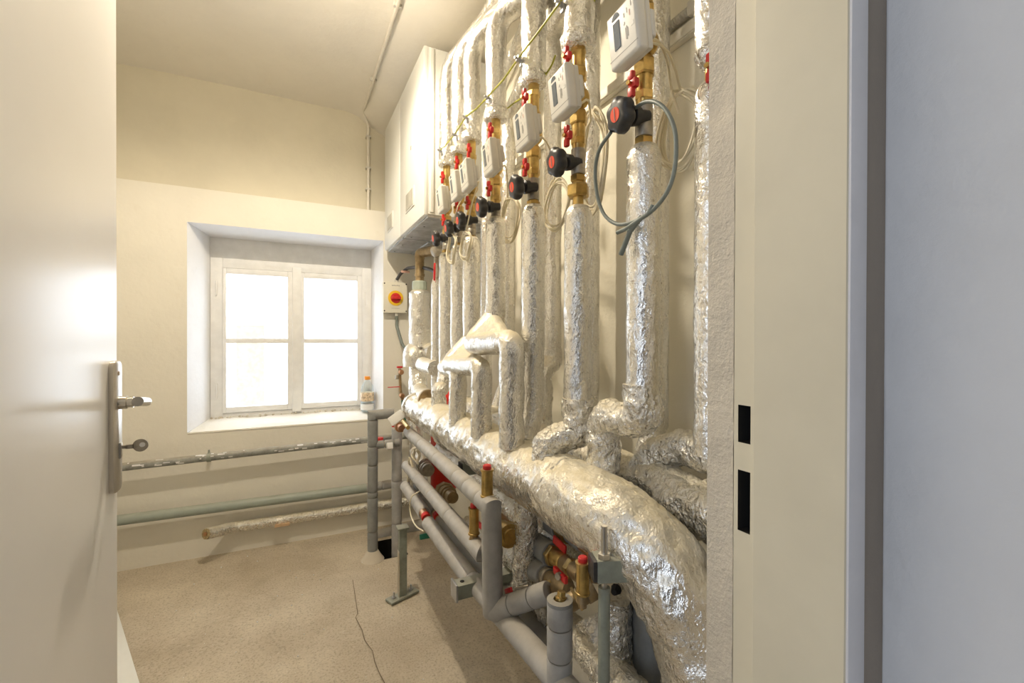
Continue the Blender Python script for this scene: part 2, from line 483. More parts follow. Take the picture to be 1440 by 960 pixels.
for i in range(4):
    (a, b), (d, e) = c[i], c[(i + 1) % 4]
    quad(bm, (a, b, 0.001), (d, e, 0.001), (d, e, -0.25), (a, b, -0.25))
quad(bm, *[(x, y, -0.25) for x, y in c])
struct('pit', bm, 'void', floor, label='dark square pit the grey pipes drop into')
# crack in the floor
bm = B()
cp = [PZ(*p, 0.004) for p in ((496, 815), (499, 835), (503, 862), (500, 868), (509, 885), (513, 900), (524, 915), (527, 930), (533, 945), (541, 960))]
for a, b in zip(cp, cp[1:]):
    m = V((0.0012, 0, 0)); quad(bm, a - m, a + m, b + m, b - m)
struct('floor_crack', bm, 'crack', floor)
bm = B()
for k in range(60):
    random.seed(k); x = random.uniform(-0.55, 0.5); y = random.uniform(1.3, 2.8); r = random.uniform(0.001, 0.0035)
    if hx0 - .02 < x < hx1 + .02 and hy0 - .02 < y < hy1 + .02: continue
    bmesh.ops.create_icosphere(bm, subdivisions=1, radius=r, matrix=Matrix.Translation((x, y, r * 0.6 + 0.002)))
o = struct('plaster_crumbs', bm, 'white_plaster', floor); o['kind'] = 'stuff'

# ceiling: flat part, then a slope down to a lower strip along the right wall
bm = B()
prof = [(XL - .1, CZ - 0.01), (-0.5, CZ), (0.30, CZ), (0.37, CZ - 0.015), (0.42, CZ - 0.05), (0.57, CZ - 0.125), (0.64, CZ - 0.14), (1.0, CZ - 0.145)]
yy = [0.40] + [0.40 + i * 2.58 / 10 for i in range(1, 10)] + [2.985]
g = [[bm.verts.new((x, y, z - max(0, (y - 2.8)) ** 2 * 1.2)) for x, z in prof] for y in yy]
for a, b in zip(g, g[1:]):
    for k in range(len(prof) - 1): bm.faces.new((a[k], a[k + 1], b[k + 1], b[k]))
struct('ceiling', bm, 'ceiling', smooth=60)
struct('ceiling', BM((XL - .15, 0.38, CZ + 0.03), (1.05, 3.3, CZ + 0.13)), 'ceiling')

# back wall, lower part, with splayed window niche
FYw = 3.14                                   # plane of the window frame's room face
def Xat(px, py, Y): return PY(px, py, Y).x
LEDGE = 1.968
nL, nR = Xat(263, 450, YB), Xat(539, 450, YB)
nT, nB = 1.785, 0.672
wL, wR = Xat(297, 460, FYw), Xat(521, 460, FYw)
wT, wB = 1.765, 0.705
bm = B()
def P(x, y, z): return bm.verts.new((x, y, z))
def rectwall(x0, x1, z0, z1, y):
    nx = max(1, int((x1 - x0) / 0.12)); nz = max(1, int((z1 - z0) / 0.12))
    gg = [[P(x0 + (x1 - x0) * i / nx, y, z0 + (z1 - z0) * j / nz) for i in range(nx + 1)] for j in range(nz + 1)]
    for j in range(nz):
        for i in range(nx): bm.faces.new((gg[j][i], gg[j][i + 1], gg[j + 1][i + 1], gg[j + 1][i]))
rectwall(XL - .1, nL, 0 - .05, LEDGE, YB); rectwall(nR, 1.0, -.05, LEDGE, YB)
rectwall(nL, nR, -.05, nB, YB); rectwall(nL, nR, nT, LEDGE, YB)
quad(bm, (XL - .1, YB, LEDGE), (1.0, YB, LEDGE), (1.0, YU + .02, LEDGE + 0.01), (XL - .1, YU + .02, LEDGE + 0.01))
wall_back = struct('wall_back', bm, 'wall')
bm = B()
quad(bm, (nL, YB, nB), (nL, YB, nT), (wL, FYw + .03, wT), (wL, FYw + .03, wB))
quad(bm, (nR, YB, nB), (nR, YB, nT), (wR, FYw + .03, wT), (wR, FYw + .03, wB))
quad(bm, (nL, YB, nT), (nR, YB, nT), (wR, FYw + .03, wT), (wL, FYw + .03, wT))
struct('niche_plaster', bm, 'white_plaster', wall_back, label='white plaster of the window niche')
bm = B()
nn = 24; rows = 6; gr = []
for j in range(rows + 1):
    v = j / rows; row = []
    for i in range(nn + 1):
        u = i / nn
        a = V((nL, YB - 0.004, nB)).lerp(V((nR, YB - 0.004, nB)), u); b = V((wL, FYw + .03, wB)).lerp(V((wR, FYw + .03, wB)), u)
        p = a.lerp(b, v); p.z += 0.006 * noise.noise(p * 9) - (0.006 if j == 0 else 0)
        row.append(bm.verts.new(p))
    gr.append(row)
for a, b in zip(gr, gr[1:]):
    for k in range(nn): bm.faces.new((a[k], a[k + 1], b[k + 1], b[k]))
struct('window_sill', bm, 'wall', wall_back, smooth=60, label='sloping dusty plaster window sill')
bm = B(); wTf, wBf = 1.17 + 0.475, 1.17 - 0.462
for lo, hi in (((XL - .1, FYw + .02, wTf - 0.01), (1.0, FYw + .18, LEDGE)), ((XL - .1, FYw + .02, -.1), (wL + 0.004, FYw + .18, wTf)), ((wR - 0.004, FYw + .02, -.1), (1.0, FYw + .18, wTf)), ((wL, FYw + .02, -.1), (wR, FYw + .18, wBf + .005))):
    box(bm, (V(lo) + V(hi)) / 2, V(hi) - V(lo))
struct('outer_masonry', bm, 'white_plaster', wall_back, label='outer masonry around the window')
# back wall, upper part
bm = B(); x0, x1 = XL - .1, 1.0
nx, nz = 18, 6
gg = [[bm.verts.new((x0 + (x1 - x0) * i / nx, YU + 0.012 * noise.noise(V((i * .5, j * .6, 3))), LEDGE - .01 + (CZ + .05 - LEDGE) * j / nz)) for i in range(nx + 1)] for j in range(nz + 1)]
for j in range(nz):
    for i in range(nx): bm.faces.new((gg[j][i], gg[j][i + 1], gg[j + 1][i + 1], gg[j + 1][i]))
struct('upper_wall', bm, 'upper_wall', wall_back, smooth=60, label='set-back upper part of the back wall')
# right and left wall
struct('wall_right', BM((XW, 0.40, -.05), (XW + .15, 3.0, CZ + .05)), 'wall_right')
struct('wall_left', BM((XL - .15, 0.40, -.05), (XL, 3.0, CZ + .05)), 'wall')
# front wall with the doorway we look through
wall_front = struct('wall_front', prism(B(), [(.526, .398), (.526, .4345), (1.0, .4345), (1.0, -.6), (.578, -.6), (.578, .264), (.546, .264), (.546, .398)], -.05, CZ + .05), 'wall_right')
# rough plaster reveal on the room side, with an uneven arris
bm = B(); pv = None
for i in range(120):
    z = i * 2.66 / 119
    e = 0.0018 * noise.noise(V((0, 0, z * 14))); e2 = 0.0012 * noise.noise(V((5, 0, z * 30)))
    row = [bm.verts.new((0.519 + e2, .3955, z)), bm.verts.new((0.520 + e2, .415, z)), bm.verts.new((0.5205 + e, .4375 + e, z)), bm.verts.new((.60, .439, z))]
    if pv:
        for k in range(3): bm.faces.new((pv[k], pv[k + 1], row[k + 1], row[k]))
    pv = row
struct('rough_reveal', bm, 'rough', wall_front, smooth=0, label='rough grey-beige plaster arris beside the strike side of the frame')
# corridor side plaster with wavy edge
bm = B(); pv = None
for i in range(90):
    z = i * 2.66 / 89; e = 0.0015 * noise.noise(V((2, 0, z * 7))) + 0.0006 * noise.noise(V((2, 7, z * 33)))
    row = [bm.verts.new((.580, .2565, z)), bm.verts.new((.5725, .2545, z)), bm.verts.new((.570 + e * .5, .2515 + e, z)), bm.verts.new((.570, .10, z)), bm.verts.new((.571, -.6, z))]
    if pv:
        for k in range(4): bm.faces.new((pv[k], pv[k + 1], row[k + 1], row[k]))
    pv = row
struct('corridor_plaster', bm, 'reveal', wall_front, smooth=60, label='bluish white plaster of the deep corridor-side reveal')
struct('shade_strip', BM((.530, .2535, 0), (.5725, .2635, 2.66)), 'shade', wall_front, label='painted brown-grey filler strip between frame and corridor plaster')  # dark strip paints in the shade between frame and plaster
# left side of the doorway
struct('wall_front', prism(B(), [(-.335, .262), (-1.95, .262), (-1.95, .4345), (-.335, .4345)], -.05, CZ + .05), 'wall_right')
struct('wall_front', BM((-.36, .262, 2.04), (.60, .4345, CZ + .05)), 'wall_right')

# steel door frame, strike side, with two latch holes
HOLES = [(1.0385, 1.0865), (0.925, 1.003)]
def door_frame():
    bm = B()
    poly = [(.518, .394), (.518, .3665), (.5005, .354), (.5, .2545), (.503, .252), (.531, .252), (.533, .256), (.533, .263), (.547, .263)]
    H = 2.02
    for k in range(len(poly) - 1):
        a, b = poly[k], poly[k + 1]
        if k == 0:
            ya, yb = a[1] - 0.006, b[1] + 0.004
            zz = [0] + sorted([z for h in HOLES for z in h]) + [H]
            for z0, z1 in zip(zz, zz[1:]):
                if (z0, z1) in HOLES:
                    quad(bm, (*a, z0), (a[0], ya, z0), (a[0], ya, z1), (*a, z1))
                    quad(bm, (b[0], yb, z0), (*b, z0), (*b, z1), (b[0], yb, z1))
                else: quad(bm, (*a, z0), (*b, z0), (*b, z1), (*a, z1))
        else: quad(bm, (*a, 0), (*b, 0), (*b, H), (*a, H))
    quad(bm, (.518, .394, 0), (.530, .397, 0), (.530, .397, H), (.518, .394, H))
    return bm
trim = struct('trim_1', door_frame(), 'frame_paint')
trim['label'] = 'cream steel door frame with two latch holes'
struct('frame_bead', BM((.5008, .2508, 0), (.5305, .2535, 2.02), .001), 'bead', trim, smooth=38, label='outer bead of the frame, blue light painted into its colour')
bm = B()
for z0, z1 in HOLES:
    x0, x1, y0, y1 = .5182, .545, .3705, .388
    quad(bm, (x0, y0, z0), (x1, y0, z0), (x1, y0, z1), (x0, y0, z1)); quad(bm, (x0, y1, z0), (x1, y1, z0), (x1, y1, z1), (x0, y1, z1))
    quad(bm, (x1, y0, z0), (x1, y1, z0), (x1, y1, z1), (x1, y0, z1))
    quad(bm, (x0, y0, z0), (x1, y0, z0), (x1, y1, z0), (x0, y1, z0)); quad(bm, (x0, y0, z1), (x1, y0, z1), (x1, y1, z1), (x0, y1, z1))
struct('latch_hole', bm, 'void', trim)
# corridor shell behind the camera
struct('wall_corridor', BM((-1.95, -2.3, -.05), (2.0, -2.15, 2.66)), 'dark_wall')
struct('wall_corridor', BM((1.9, -2.2, -.05), (2.0, -.6, 2.66)), 'dark_wall')
struct('wall_corridor', BM((-2.0, -2.2, -.05), (-1.9, .30, 2.66)), 'dark_wall')
struct('wall_corridor', BM((.99, -.7, -.05), (2.0, -.6, 2.66)), 'dark_wall')
struct('floor_corridor', BM((-1.95, -2.2, -.12), (2.0, .40, -.006)), 'dark_wall')
struct('ceiling_corridor', BM((-1.95, -2.2, 2.6), (2.0, .42, 2.7)), 'ceiling')

# ------------------------------------------------------------------ window
win = sempty('window_1')
win['label'] = 'white painted double casement window with four panes'
fy = FYw
def wx(px, y=None): return Xat(px, 470, fy if y is None else y)
zt, zb = wTf, wBf
def frame_part(name, lo, hi, bev=0.003, mat='window_paint', parent=win):
    return struct(name, BM(lo, hi, bev), mat, parent, smooth=38)
struct('upper_board', BM((wL - .01, fy + .004, zt - .004), (wR + .01, fy + .05, wT + .03), .002), 'window_paint', win, smooth=38)
frame_part('frame_stile', (wL - .005, fy, zb - .01), (wx(313), fy + .06, zt)); frame_part('frame_stile', (wx(509), fy, zb - .01), (wR + .005, fy + .06, zt))
frame_part('frame_head', (wx(313), fy, zt - .055), (wx(509), fy + .06, zt)); frame_part('frame_foot', (wx(313), fy, zb - .01), (wx(509), fy + .06, zb + .018))
frame_part('centre_post', (wx(411), fy - .022, zb + .005), (wx(424), fy + .02, zt - .03), .006)
panes = ((318.5, 404.5), (428, 502))
outs = ((313, 412), (423, 509))
z_rows = ((1.17 - .408, 1.17 - .028), (1.17 + .001, 1.17 + .385))
for (p0, p1), (o0, o1) in zip(panes, outs):
    ys, ye = fy - .012, fy + .03
    sash = sempty('sash', win)
    zb2, zt2 = zb + .02, zt - .057
    def sp(name, lo, hi): return struct(name, BM(lo, hi, .003), 'window_paint', sash, smooth=38)
    sp('stile', (wx(o0) + .001, ys, zb2), (wx(p0), ye, zt2)); sp('stile', (wx(p1), ys, zb2), (wx(o1) - .001, ye, zt2))
    sp('rail', (wx(p0), ys + .001, zb2), (wx(p1), ye, z_rows[0][0])); sp('rail', (wx(p0), ys + .001, z_rows[1][1]), (wx(p1), ye, zt2))
    sp('glazing_bar', (wx(p0), ys + .004, z_rows[0][1]), (wx(p1), ye - .005, z_rows[1][0]))
    for z0, z1 in z_rows:
        struct('pane', BM((wx(p0) - .003, fy + .012, z0 - .003), (wx(p1) + .003, fy + .016, z1 + .003)), 'glass', sash)
for px, py in ((304, 405), (305, 550), (514, 420), (513, 545)):
    p = PY(px, py, fy)
    struct('hinge', BX((p.x, fy - .004, p.z), (.008, .012, .09), None, .003), 'window_paint', win, smooth=38)
# bits of crumbling plaster on the sill joint
bm = B(); random.seed(5)
for k in range(40):
    x = random.uniform(wL, wR); r = random.uniform(.003, .008)
    bmesh.ops.create_icosphere(bm, subdivisions=1, radius=r, matrix=Matrix.Translation((x, fy - .014 - random.random() * .02, zb - .004 + r * .2)))
o = struct('sill_rubble', bm, 'rough', win); o['kind'] = 'stuff'
# outside: pale house wall and a timber post
hb = obj('neighbouring_house', BM((-6, 7.0, -3), (0.9, 7.3, 1.35)), 'house'); tag(hb, 'pale rendered house wall seen faintly through the window', 'building')
p = PY(352, 520, 5.0)
o = obj('timber_post', BM((p.x - .12, 5.0, -1.0), (p.x + .12, 5.15, 1.30), .01), 'beam'); tag(o, 'pale timber post standing outside behind the left window panes', 'post')

# ------------------------------------------------------------------ open door leaf
XD = -0.294
dy0, dy1 = 0.30, 1.094
door = struct('door_1', BM((XD - .04, dy0, .008), (XD, dy1, 1.985), .003), 'door_paint', smooth=38)
door['label'] = 'open cream gloss door leaf with steel handle and key'
def plate_poly(bm, y0, y1, z0, z1, x0, x1, r):
    pts = []
    for cy, cz, a0 in ((y1 - r, z1 - r, 0), (y0 + r, z1 - r, 90), (y0 + r, z0 + r, 180), (y1 - r, z0 + r, 270)):
        for k in range(5):
            a = math.radians(a0 + k * 22.5); pts.append((cy + r * math.cos(a), cz + r * math.sin(a)))
    a = [bm.verts.new((x0, y, z)) for y, z in pts]; m = [bm.verts.new((x1 - .002, y, z)) for y, z in pts]
    cy, cz = (y0 + y1) / 2, (z0 + z1) / 2
    b = [bm.verts.new((x1, cy + (y - cy) * .88, cz + (z - cz) * .985)) for y, z in pts]
    n = len(pts)
    for q, w in ((a, m), (m, b)):
        for i in range(n): bm.faces.new((q[i], q[(i + 1) % n], w[(i + 1) % n], w[i]))
    bm.faces.new(b); bm.faces.new(a); return bm
hy = 1.068
zc = 1.17 - .12
struct('handle_plate', plate_poly(B(), hy - .021, hy + .021, 0.886, 1.128, XD, XD + .009, .012), 'plate', door, smooth=50)
hb_ = B()
tube(hb_, [(XD + .008, hy + .004, zc), (XD + .040, hy + .004, zc), (XD + .052, hy - .008, zc + .001), (XD + .056, hy - .080, zc + .010)], 0.0085, seg=16, bend=.012)
lathe(hb_, (XD + .008, hy + .004, zc), (1, 0, 0), [(0, .012), (.012, .012), (.014, .010), (.022, .0105), (.022, .008)], 20)
struct('door_handle', hb_, 'steel', door, smooth=40)
zk = PX(190, 626, XD + .03).z
kb = B(); box(kb, (XD + .012, hy + .004, zk), (.016, .002, .006)); lathe(kb, (XD + .040, hy + .003, zk + .001), (0, 1, 0), [(0, .012), (.002, .012)], 24, ref=(0, 0, 1))
box(kb, (XD + .024, hy + .004, zk), (.012, .002, .008))
kk = struct('key', kb, 'nickel', door, smooth=40)
struct('key_hole', LT((XD + .043, hy + .0022, zk + .002), (0, 1, 0), [(0, .0045), (.0036, .0045)], 12), 'label_white', kk)
struct('lock_cylinder', BX((XD + .010, hy + .004, zk - .006), (.006, .010, .030), None, .003), 'steel', door, smooth=40)
struct('screw', LT((XD + .008, hy, 1.105), (1, 0, 0), [(0, .004), (.002, .004)], 12), 'brass_dull', door, smooth=40)
for z in (.25, 1.75):
    struct('hinge', LT((XD + .006, dy0 - .004, z), (0, 0, 1), [(0, .008), (.09, .008)], 14), 'steel', door, smooth=40)

# white sheet on the floor behind the door
a = PZ(166, 862, 0.01); b = PZ(200, 973, 0.01)
d = (b - a).normalized(); n = V((-d.y, d.x, 0))
if n.x > 0: n = -n
p = [a - d * .03, b + d * .35]
c = (p[0] + p[1]) / 2 + n * .15
tag(obj('white_sheet', BX((c.x, c.y, .0085), ((p[1] - p[0]).length, .30, .011), (d, V((0, 0, 1)).cross(d), V((0, 0, 1))), .002), 'enamel'), 'white sheet lying flat on the concrete floor just behind the open door', 'board')
# plain ceiling lamp (above the frame)
lamp = thing('ceiling_lamp', 'round ceiling lamp above the middle of the boiler room', 'lamp', (.06, 1.70, CZ - .03))
obj('lamp_base', LT((.06, 1.70, CZ - .035), (0, 0, 1), [(0, .09), (.034, .10)], 28), 'enamel', lamp)

# ================================================================== OBJECTS
ORD = ['nearest the doorway', 'second from the doorway', 'third from the doorway', 'fourth from the doorway', 'fifth from the doorway', 'sixth from the doorway', 'seventh and farthest from the doorway']
# ------------------------------------------------------------------ boilers
BXF = 0.52
zbt, zbb = 2.447, 1.715
yb0, ybm, yb1 = PX(596, 200, BXF).y, PX(562, 250, BXF).y, PX(541, 270, BXF).y
def boiler(y0, y1, lab, wins, emblem=None):
    t = thing('wall_boiler', lab, 'boiler', (0.69, (y0 + y1) / 2, zbb), 'wall boilers')
    obj('casing', BM((BXF + .018, y0 + .002, zbb), (XW - .002, y1 - .002, zbt), .006), 'enamel', t)
    obj('front_panel', BM((BXF, y0 + .001, zbb - .004), (BXF + .022, y1 - .001, zbt), .007), 'enamel', t)
    obj('side_rib', BM((BXF + .028, y0 - .003, zbb + .01), (BXF + .046, y0 + .006, zbt - .005), .004), 'enamel', t)
    pan = obj('underside_panel', BM((BXF + .02, y0 + .006, zbb - .012), (XW - .02, y1 - .006, zbb + .001), .003), 'zinc', t)
    obj('ridge', BM((BXF + .16, y0 + .02, zbb - .019), (BXF + .185, y1 - .02, zbb - .011), .002), 'zinc', pan)
    for i in range(4):
        for j in range(2):
            obj('screw', LT((BXF + .05 + j * .24, y0 + .05 + i * (y1 - y0 - .1) / 3, zbb - .0115), (0, 0, -1), [(0, .005), (.002, .004)], 8), 'black' if (i + j) % 2 else 'steel', pan)
    (a, b, c, d) = wins
    p0 = PX(a, (b + d) / 2, BXF); p1 = PX(c, (b + d) / 2, BXF)
    zc_ = (p0.z + p1.z) / 2; hh = .047
    obj('window_rim', BX((BXF - .001, (p0.y + p1.y) / 2, zc_), (.006, abs(p0.y - p1.y), hh * 2), None, .002), 'meter', t)
    obj('window_inset', BX((BXF - .003, (p0.y + p1.y) / 2, zc_), (.006, abs(p0.y - p1.y) * .78, hh * 1.7), None, .001), 'enamel_grey', t)
    if emblem:
        p = PX(*emblem, BXF)
        for s in (1, -1): obj('emblem', BX((BXF - .001, p.y, p.z), (.002, .020, .004), ((1, 0, 0), V((0, 1, s * 1.2)).normalized(), V((0, -s * 1.2, 1)).normalized())), 'print_red', t)
    return t
boiler(yb0, ybm - .002, 'white wall-hung boiler nearer the doorway, small grey window low on its front', (571, 262, 583, 300), (578, 208))
boiler(ybm + .002, yb1, 'white wall-hung boiler in the far corner beside the back wall', (545, 297, 553, 328))

# ------------------------------------------------------------------ seven riser stations
SX = 0.60
SP = [905, 813, 750, 697, 663, 645, 628]
SY = [PX(p, 300, SX).y for p in SP]
TOPPY = [206, 291, 289, 306, 334, 346, 356]
ZL = [ZXY(py, SX, y) for py, y in zip(TOPPY, SY)]
R0 = 0.032
MAN_X, MAN_Z, MAN_R = 0.55, 0.828, 0.078
LOOKS = ['straight foil-wrapped lower riser with a crumpled sideways foot', 'foil-wrapped lower riser ending in a boxy crumpled elbow on the big manifold', 'straight foil-wrapped lower riser running down behind the tall stepped one', 'foil-wrapped lower riser that steps out in a dusty shelf and drops to the manifold', 'foil-wrapped lower riser with the lower, shorter dusty shelf', 'foil-wrapped lower riser ending in a short rounded arch on the manifold', 'slim foil-wrapped lower riser ending in a small square lump at the manifold far end']
def zz(px, py, X): return PX(px, py, X).z
def hull(sph, seed=0):
    bm = B()
    for c, r in sph: bmesh.ops.create_icosphere(bm, subdivisions=3, radius=r, matrix=Matrix.Translation(c))
    res = bmesh.ops.convex_hull(bm, input=bm.verts[:])
    junk = [g for g in res['geom_interior'] if isinstance(g, bmesh.types.BMVert)] + [g for g in res['geom_unused'] if isinstance(g, bmesh.types.BMVert)]
    bmesh.ops.delete(bm, geom=list(set(junk)), context='VERTS')
    for _ in range(3):
        es = [e for e in bm.edges if e.calc_length() > .016]
        if es: bmesh.ops.subdivide_edges(bm, edges=es, cuts=1)
    bmesh.ops.triangulate(bm, faces=bm.faces[:]); bm.normal_update()
    for v in bm.verts:
        p = v.co + V((seed, 0, 0)); v.co += v.normal * (.003 * noise.noise(p * 16) - .004 * abs(noise.noise(p * 38)) + .001)
    return bm
def lower(i):
    y = SY[i]; top = V((SX, y, ZL[i]))
    t = thing('foil_riser', LOOKS[i], 'pipe', (SX, y, MAN_Z), 'foil-wrapped lower risers')
    def part(name, pts, r=R0, mat='foil', bend=.045, crump=.0018, seg=24, step=.011, **k):
        return obj(name, T(pts, r, bend=bend, crump=crump, seg=seg, step=step, seed=i * 3.3, **k), mat, t, smooth=70)
    def rt(u, s):          # rounded, gathered end of the foil at the top
        return R0 * min(1, .72 + s / .018 * .28) if s < .018 else R0
    if i == 0:
        zf = ZXY(592, SX, y)
        part('insulation', [top, (SX, y, zf + .02)], rt)
        part('crumpled_elbow', [(SX, y, zf + .07), (SX, y, zf - .005), (SX + .005, y + .125, zf - .008), (SX + .01, y + .135, .86)], .036, 'foil_crumple', .04, .008, 30, .006)
    elif i == 1:
        zf = ZXY(575, SX, y)
        part('insulation', [top, (SX, y, zf)], rt, crump=.003)
        part('crumpled_elbow', [(SX, y, zf + .025), (SX, y, zf - .05), (SX - .055, y + .035, zf - .085), (SX - .06, y + .04, .88)], .038, 'foil_crumple', .02, .009, 30, .006)
    elif i == 2:
        part('insulation', [top, (SX, y, .98), (SX - .02, y, .90)], rt)
    elif i == 3:
        x2 = .515; z2 = 1.155; y2 = PX(720, 485, x2).y
        part('insulation', [top, (SX, y, 1.25), (SX, y, 1.20)], rt)
        part('stepped_branch', [(SX, y, 1.30), (SX - .002, y, 1.24), (x2, y - .01, z2), (x2, y2, z2 + .008), (x2, y2, .89)], .0335, 'foil_dusty', .03, .003, 28, .009)
        obj('crease_wedge', hull([((SX - .008, y - .002, z2 + .072), .027), ((x2 + .006, y - .01, z2), .0325), ((x2 + .004, y2 + .06, z2 + .004), .030), ((SX - .02, y - .09, z2 + .006), .026)], i), 'foil_dusty', t, smooth=70)
    elif i == 4:
        x2 = .51; z2 = zz(650, 514, x2); y2 = PX(677, 515, x2).y
        part('insulation', [top, (SX, y, z2 + .08)], rt)
        part('stepped_branch', [(SX, y, z2 + .13), (SX - .003, y, z2 + .085), (x2, y - .01, z2 - .004), (x2, y2, z2 + .006), (x2, y2, .88)], .031, 'foil_dusty', .028, .003, 28, .009)
        obj('crease_wedge', hull([((SX - .008, y - .002, z2 + .060), .026), ((x2 + .006, y - .01, z2 - .004), .031), ((x2 + .003, y2 + .05, z2 + .001), .029), ((SX - .02, y - .07, z2 + .004), .025)], i), 'foil_dusty', t, smooth=70)
    elif i == 5:
        x2 = .515; z2 = 1.08; y2 = PX(644, 560, x2).y
        part('insulation', [top, (SX, y, z2 + .03)], rt)
        part('arched_branch', [(SX, y, z2 + .06), (SX, y, z2 - .02), (x2 + .02, y - .02, z2 - .02), (x2, y2, z2 - .02), (x2, y2, .88)], .030, 'foil_dusty', .035, .003, 28, .009)
    else:
        part('insulation', [top, (SX, y, 1.0)], rt)
        part('square_lump', [(SX - .005, y, 1.035), (SX - .02, y - .01, .96), (SX - .05, y - .05, .96), (SX - .05, y - .05, .89)], .030, 'foil_crumple', .01, .007, 26, .008)
    return t
for i in range(7): lower(i)

# upper insulation
UPZ = [1.17 + .71, 1.17 + .675, 1.17 + .70, 1.17 + .715, 1.17 + .73, 1.17 + .735, 1.17 + .74]
UTOP = [None, None, None, 1.17 + 1.06, 1.17 + 1.105, 1.17 + 1.13, 1.17 + 1.155]
UDEST = {3: [(.685, 1.16, 2.225), (.69, .47, 2.28)], 4: [(.69, 1.36, 2.30), (.70, .47, 2.33)], 5: [(.69, 1.47, 2.365), (.76, .47, 2.40)], 6: [(.675, 1.60, 2.395), (.69, 1.35, 2.43), (.69, .47, 2.425)]}
ULOOK = ['foil-wrapped upper pipe above the nearest heat meter, above the picture edge', 'foil-wrapped upper pipe with ragged foil end above the second heat meter', 'foil-wrapped upper pipe above the third heat meter, in front of the bent bundle', 'foil-wrapped upper pipe bending back lowest of the bundle under the ceiling', 'foil-wrapped upper pipe, second lowest of the bent bundle', 'foil-wrapped upper pipe, second highest of the bent bundle', 'outermost foil-wrapped upper pipe beside the white boiler, running up along the ceiling']
for i in range(7):
    y = SY[i]; t = thing('foil_upper_pipe', ULOOK[i], 'pipe', (SX, y, UPZ[i]), 'foil-wrapped upper pipes')
    r = .0345 if i < 4 else .033
    if UTOP[i] is None: pts = [(SX, y, UPZ[i]), (SX, y, 2.468)]
    else: pts = [(SX, y, UPZ[i]), (SX, y, UTOP[i])] + UDEST[i]
    obj('insulation', T(pts, r, seg=26, bend=.10, step=.012, crump=.0032, seed=20 + i), 'foil', t, smooth=70)
    obj('ragged_end', T([(SX, y, UPZ[i] - .003), (SX, y, UPZ[i] + .028)], lambda u, s: r + .0012 + .003 * u * (1 - u) * 4, seg=36, step=.004, crump=.007, seed=i), 'foil_crumple', t, smooth=70)

# brass valve columns with red levers and black hand wheels
K = .74
def wheel_lobe(o, d, r, th, up=(0, 0, 1)):
    bm = B(); d = V(d).normalized(); u = (V(up) - d * d.dot(V(up))).normalized(); w = d.cross(u); o = V(o)
    n = 60; prof = [(-th * .5, .62), (-th * .45, .86), (-th * .2, 1.0), (th * .2, 1.0), (th * .42, .9), (th * .5, .66)]
    prev = None; first = None
    for s, f in prof:
        ring = []
        for k in range(n):
            a = 2 * math.pi * k / n
            rr = r * f * (1 + .075 * math.cos(6 * a) - .008 * math.cos(12 * a))
            ring.append(bm.verts.new(o + d * s + (u * math.cos(a) + w * math.sin(a)) * rr))
        if prev:
            for k in range(n): bm.faces.new((prev[k], prev[(k + 1) % n], ring[(k + 1) % n], ring[k]))
        else: first = ring
        prev = ring
    bm.faces.new(first); bm.faces.new(prev); return bm
def lever(t, c, name='valve_lever', s=1.0):
    """small red butterfly lever, upright, seen from the room"""
    bm = B(); c = V(c)
    box(bm, c + V((0, 0, .015 * s)), (.010 * s, .013 * s, .016 * s), None, .003)
    box(bm, c + V((.003, -.003, 0)), (.012 * s, .019 * s, .018 * s), None, .004)
    box(bm, c + V((0, 0, -.016 * s)), (.010 * s, .013 * s, .018 * s), None, .003)
    o = obj(name, bm, 'red', t, label='small red butterfly lever')
    obj('screw', LT(c + V((-.004, 0, 0)), (-1, -.2, 0), [(0, .0045), (.006, .0045)], 6), 'brass', o)
    return o
WH = [(873, 162), (783, 228), (726, 263), (677, 291), (648, 310), (631, 321), (613, 335)]
LV_LOW = [(888, 118), (797, 191), (738, 235), (687, 265), (657, 285), (642, 292), (623, 309)]
LV_UP = [(888, -30), (796, 80), (737, 137), (689, 183), (659, 211), (642, 228), (622, 249)]
